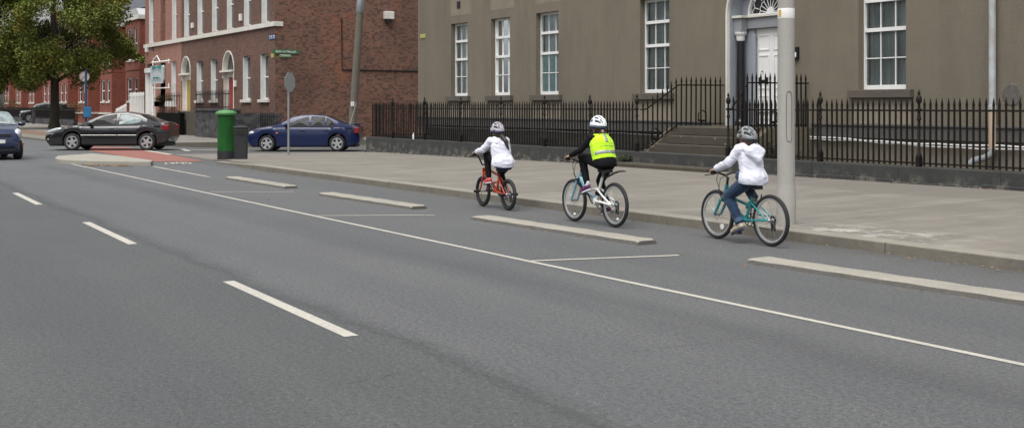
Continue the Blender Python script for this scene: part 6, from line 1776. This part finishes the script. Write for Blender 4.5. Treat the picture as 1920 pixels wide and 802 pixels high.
# rider 3
D = dict(pelvis=(-.17, 0, .775), chest=(-.115, 0, 1.03), neck=(-.085, 0, 1.165), head=(-.045, 0, 1.262), hyaw=.12, sw=.135, sh=(-.075, 0, 1.12), hw=.07, grip=(.278, .235, .838), ua=.208, fa=.205, slv=.060,
    ankL=(-.075, .115, .235), toeL=(.065, .12, .135), ankR=(-.075, -.115, .515), toeR=(.065, -.12, .44), th=.37, shin=.385, leg=1.12, cuff=.14, flare=1.12, trou=denim, top=white_fleece, topname='hoodie',
    hem=(-.175, 0, .77), hemr=.150, hemn=(.12, 0, -1), hemd=.045, shoe=tan, sole=navy, helm=(simple('grey_helmet', (.26, .28, .29), .35, var=.35, vs=14), M['dark'], M['dark']), hairm=hair_rd, amp=.013, tamp=.010,
    hood=[((-.205, -.095, 1.10), (-.25, 0, 1.005), .045, .05), ((-.205, .095, 1.10), (-.25, 0, 1.005), .045, .05), ((-.205, .095, 1.10), (-.10, .10, 1.17), .045, .034), ((-.205, -.095, 1.10), (-.10, -.10, 1.17), .045, .034), ((-.195, 0, 1.13), (-.235, 0, 1.02), .06, .055), ((-.20, -.05, 1.12), (-.235, -.02, 1.03), .05, .05), ((-.20, .05, 1.12), (-.235, .02, 1.03), .05, .05)],
    hair=[((-.12, .0, 1.26), (-.115, .0, 1.18), .06, .05), ((-.06, -.08, 1.27), (-.08, -.092, 1.195), .035, .026), ((-.06, .08, 1.29), (-.08, .088, 1.205), .03, .02), ((-.10, -.05, 1.25), (-.11, -.06, 1.185), .045, .035), ((-.10, .05, 1.25), (-.11, .06, 1.19), .045, .03)], htilt=-.06)
t3, _ = make_rider('child in white hoodie, rolled blue jeans and grey helmet cycling nearest the lamp post', (P3.x, P3.y, .002), YAW, D)
for kk in ('L', 'R'):
    pel = Vector(D['pelvis']); sg = 1 if kk == 'L' else -1; an = Vector(D['ank' + kk]); kn = ik(pel + Vector((0, sg * .07, -.01)), an, D['th'], D['shin'], Vector((1, sg * .12, .35)))
    c = an.lerp(kn, .13); b = MB(); b.tube([c - (kn - an).normalized() * .03, c + (kn - an).normalized() * .02], [.058, .059], 14); b.build('trouser_turn_up', simple('denim_turn_up', (.05, .10, .17), .85, var=.2), t3, smooth=50)
# rider 2 with the vest
P2 = G(1114, 420.5)
bike_white(YAW, (P2.x, P2.y, .002))
D2 = dict(pelvis=(-.265, 0, .865), chest=(-.185, 0, 1.12), neck=(-.14, 0, 1.26), head=(-.085, 0, 1.375), hyaw=.10, sw=.14, sh=(-.13, 0, 1.215), hw=.072, grip=(.268, .262, .906), ua=.236, fa=.234, slv=.049,
    ankL=(-.01, .12, .55), toeL=(.12, .125, .46), ankR=(-.17, -.115, .245), toeR=(-.03, -.12, .17), th=.40, shin=.41, leg=1.0, cuff=.10, trou=leggings, top=black_knit, topname='jacket',
    hem=(-.275, 0, .86), hemr=.128, hemn=(.2, 0, -1), hemd=.02, shoe=purple, sole=whites, sock=simple('white_sock', (.7, .68, .7), .9), helm=(simple('white_helmet', (.76, .79, .80), .3, var=.08), simple('dark_blue_shell', (.012, .022, .06), .6), simple('navy_helmet_rim', (.03, .05, .09), .5)), hairm=hair_dk, amp=.006, tamp=.005,
    hair=[((-.17, 0, 1.40), (-.165, 0, 1.30), .055, .042), ((-.14, .05, 1.37), (-.14, .05, 1.29), .045, .03), ((-.14, -.05, 1.37), (-.14, -.05, 1.29), .045, .03), ((-.20, .0, 1.31), (-.19, .06, 1.245), .024, .012)])
t2, j = make_rider('child in black with a yellow hi vis vest and white helmet cycling in the middle', (P2.x, P2.y, .002), YAW, D2)
def vest(t, D):
    pel, chest, neck = Vector(D['pelvis']), Vector(D['chest']), Vector(D['neck'])
    lo = pel.lerp(chest, .18)
    segs = [(lo, pel.lerp(chest, .5), .132, .130, 1.30), (pel.lerp(chest, .5), chest, .130, .134, 1.32), (chest, chest.lerp(neck, .55), .130, .084, 1.22)]
    for sg in (1, -1): segs.append((chest.lerp(neck, .55), Vector(D['sh']) + Vector((-.005, sg * (D['sw'] - .05), .02)), .072, .052))
    bm = remeshed(segs, .008, 3, .010, 9, 5)
    G_ = lambda: bm.verts[:] + bm.edges[:] + bm.faces[:]
    up = (chest - pel).normalized()
    bmesh.ops.bisect_plane(bm, geom=G_(), plane_co=lo - up * .0, plane_no=-up, clear_outer=True)
    bmesh.ops.bisect_plane(bm, geom=G_(), plane_co=neck + Vector((-.02, 0, -.005)), plane_no=Vector((.35, 0, 1)), clear_outer=True)
    for sg in (1, -1): bmesh.ops.bisect_plane(bm, geom=G_(), plane_co=Vector((0, sg * .185, chest.z)), plane_no=Vector((0, sg, .12)), clear_outer=True)
    import mathutils
    me0 = bpy.data.meshes.new('t'); bm.to_mesh(me0)
    o = skin_obj('hi_vis_vest', [bm], vest_y, t)
    sol = o.modifiers.new('s', 'SOLIDIFY'); sol.thickness = .006; sol.offset = 1
    # reflective bands follow the vest surface
    bvh = mathutils.bvhtree.BVHTree.FromPolygons([v.co for v in me0.vertices], [tuple(p.vertices) for p in me0.polygons])
    back = Vector((-1, 0, .30)).normalized()
    def patch(name, yr, hr, nu, nv, lift=.009, mat=refl, skew=0.):
        b = MB(); vs = []; ok = {}
        for i in range(nv + 1):
            for jx in range(nu + 1):
                y = lerp(yr[0], yr[1], jx / nu) + skew * (i / nv); h = lerp(hr[0], hr[1], i / nv)
                org = pel + up * h + Vector((0, y, 0)) + back * .6
                hit = bvh.ray_cast(org, -back)
                if hit[0] is None: ok[len(vs)] = False; vs.append(org)
                else: ok[len(vs)] = True; vs.append(hit[0] + hit[1] * lift)
        fs = [(i * (nu + 1) + q, i * (nu + 1) + q + 1, (i + 1) * (nu + 1) + q + 1, (i + 1) * (nu + 1) + q) for i in range(nv) for q in range(nu)]
        b.add(vs, [f for f in fs if all(ok[k] for k in f)]); ob = b.build(name, mat, o, smooth=60)
        s2 = ob.modifiers.new('s', 'SOLIDIFY'); s2.thickness = .002
    patch('reflective_band', (-.20, .20), (.105, .152), 34, 3)
    patch('reflective_bar', (-.022, .026), (.262, .385), 4, 8)
    b = MB(); wd = [(-.10, .02), (-.07, .012), (-.05, .03), (-.01, .02), (.02, .035), (.07, .02), (.10, .012)]
    for k, (y, w_) in enumerate(wd): patch('faint_print', (y, y + w_), (.205, .216), 2, 1, .0085, M['greensign_l'])
vest(t2, D2)
skin_obj('hair_band', [remeshed([((-.205, 0, 1.30), (-.205, .004, 1.302), .024, .024)], .006, 1)], simple('pink_hair_band', (.7, .35, .45), .7), t2)
b = MB(); b.box(.30, .34, .16, .20, .915, .945); b.ball((.24, .13, .93), .02); b.build('yellow_glove_trim', vest_y, t2) if 0 else None
# rider 1
P1 = G(929, 390.5)
bike_bmx(YAW - R(3), (P1.x, P1.y, .002))
D1 = dict(pelvis=(-.265, 0, .735), chest=(-.17, 0, .985), neck=(-.11, 0, 1.13), head=(-.05, 0, 1.25), hyaw=.10, sw=.135, sh=(-.10, 0, 1.085), hw=.07, grip=(.262, .242, .862), ua=.198, fa=.196, slv=.058,
    ankL=(.0, .115, .49), toeL=(.13, .12, .425), ankR=(-.17, -.115, .255), toeR=(-.05, -.12, .19), th=.385, shin=.39, leg=1.0, cuff=.09, trou=leggings, top=white_fleece, topname='hoodie',
    hem=(-.275, 0, .73), hemr=.150, hemn=(.2, 0, -1), hemd=.03, shoe=pink, sole=whites, helm=(simple('lilac_helmet', (.50, .46, .53), .35, var=.3, vs=18), M['dark'], simple('navy_rim', (.02, .025, .06), .5)), hairm=hair_dk, amp=.014, tamp=.005,
    hood=[((-.22, -.07, 1.07), (-.24, 0, 1.02), .045, .045), ((-.22, .07, 1.07), (-.24, 0, 1.02), .045, .045), ((-.22, .07, 1.07), (-.12, .085, 1.125), .045, .034), ((-.22, -.07, 1.07), (-.12, -.085, 1.125), .045, .034)],
    hair=[((-.13, 0, 1.28), (-.13, 0, 1.17), .058, .05), ((-.11, .05, 1.25), (-.11, .055, 1.16), .045, .03), ((-.11, -.05, 1.25), (-.11, -.055, 1.16), .045, .03), ((-.20, -.01, 1.17), (-.275, -.045, 1.09), .034, .036), ((-.275, -.045, 1.09), (-.315, -.07, .96), .036, .012)])
t1, _ = make_rider('child in white hoodie, black leggings and lilac helmet riding in front on the orange bicycle', (P1.x, P1.y, .002), YAW - R(3), D1)
b = MB(); b.tube([(-.01, .06, .99), (.0, .065, .90), (.005, .062, .83)], .0045, 5); b.build('drawstring', M['white'], t1)
hem_o = Vector(D1['hem'])
b = MB(); b.tube([(hem_o.x + .2 * .03 - .0, 0, hem_o.z - .055), (hem_o.x - .01, 0, hem_o.z - .02)], .118, 18)
for i in range(len(b.v)): b.v[i].y *= 1.30
b.build('shirt_hem', simple('navy_shirt', (.012, .015, .06), .85), t1, smooth=60)

# ------------------------------------------------------------------ daylight
w = bpy.data.worlds.new('World'); sc.world = w; w.use_nodes = True
nt = w.node_tree; bg = nt.nodes['Background']
sky = nt.nodes.new('ShaderNodeTexSky'); sky.sky_type = 'NISHITA'; sky.sun_disc = False
EL, AZ = 66, None
sund = Vector((.45, -.75, 0)).normalized()        # horizontal direction towards the sun
sky.sun_elevation = R(EL); sky.sun_rotation = math.atan2(sund.x, sund.y); sky.air_density = 1.0; sky.dust_density = 4.0; sky.ozone_density = 1.0
hsv = nt.nodes.new('ShaderNodeHueSaturation'); hsv.inputs['Saturation'].default_value = .28
nt.links.new(sky.outputs[0], hsv.inputs['Color']); nt.links.new(hsv.outputs[0], bg.inputs['Color'])
bg.inputs['Strength'].default_value = .10
ld = bpy.data.lights.new('sun', 'SUN'); ld.energy = 1.55; ld.angle = R(58); ld.color = (1, .97, .93)
lo = bpy.data.objects.new('sun', ld); COL.objects.link(lo)
sv = Vector((sund.x * math.cos(R(EL)), sund.y * math.cos(R(EL)), math.sin(R(EL))))
lo.rotation_euler = (-sv).to_track_quat('-Z', 'Y').to_euler()
sc.view_settings.view_transform = 'Standard'; sc.view_settings.look = 'None'; sc.view_settings.gamma = 1; sc.view_settings.use_curve_mapping = False
sc.view_settings.exposure = 0.90
sc.render.engine = 'CYCLES'
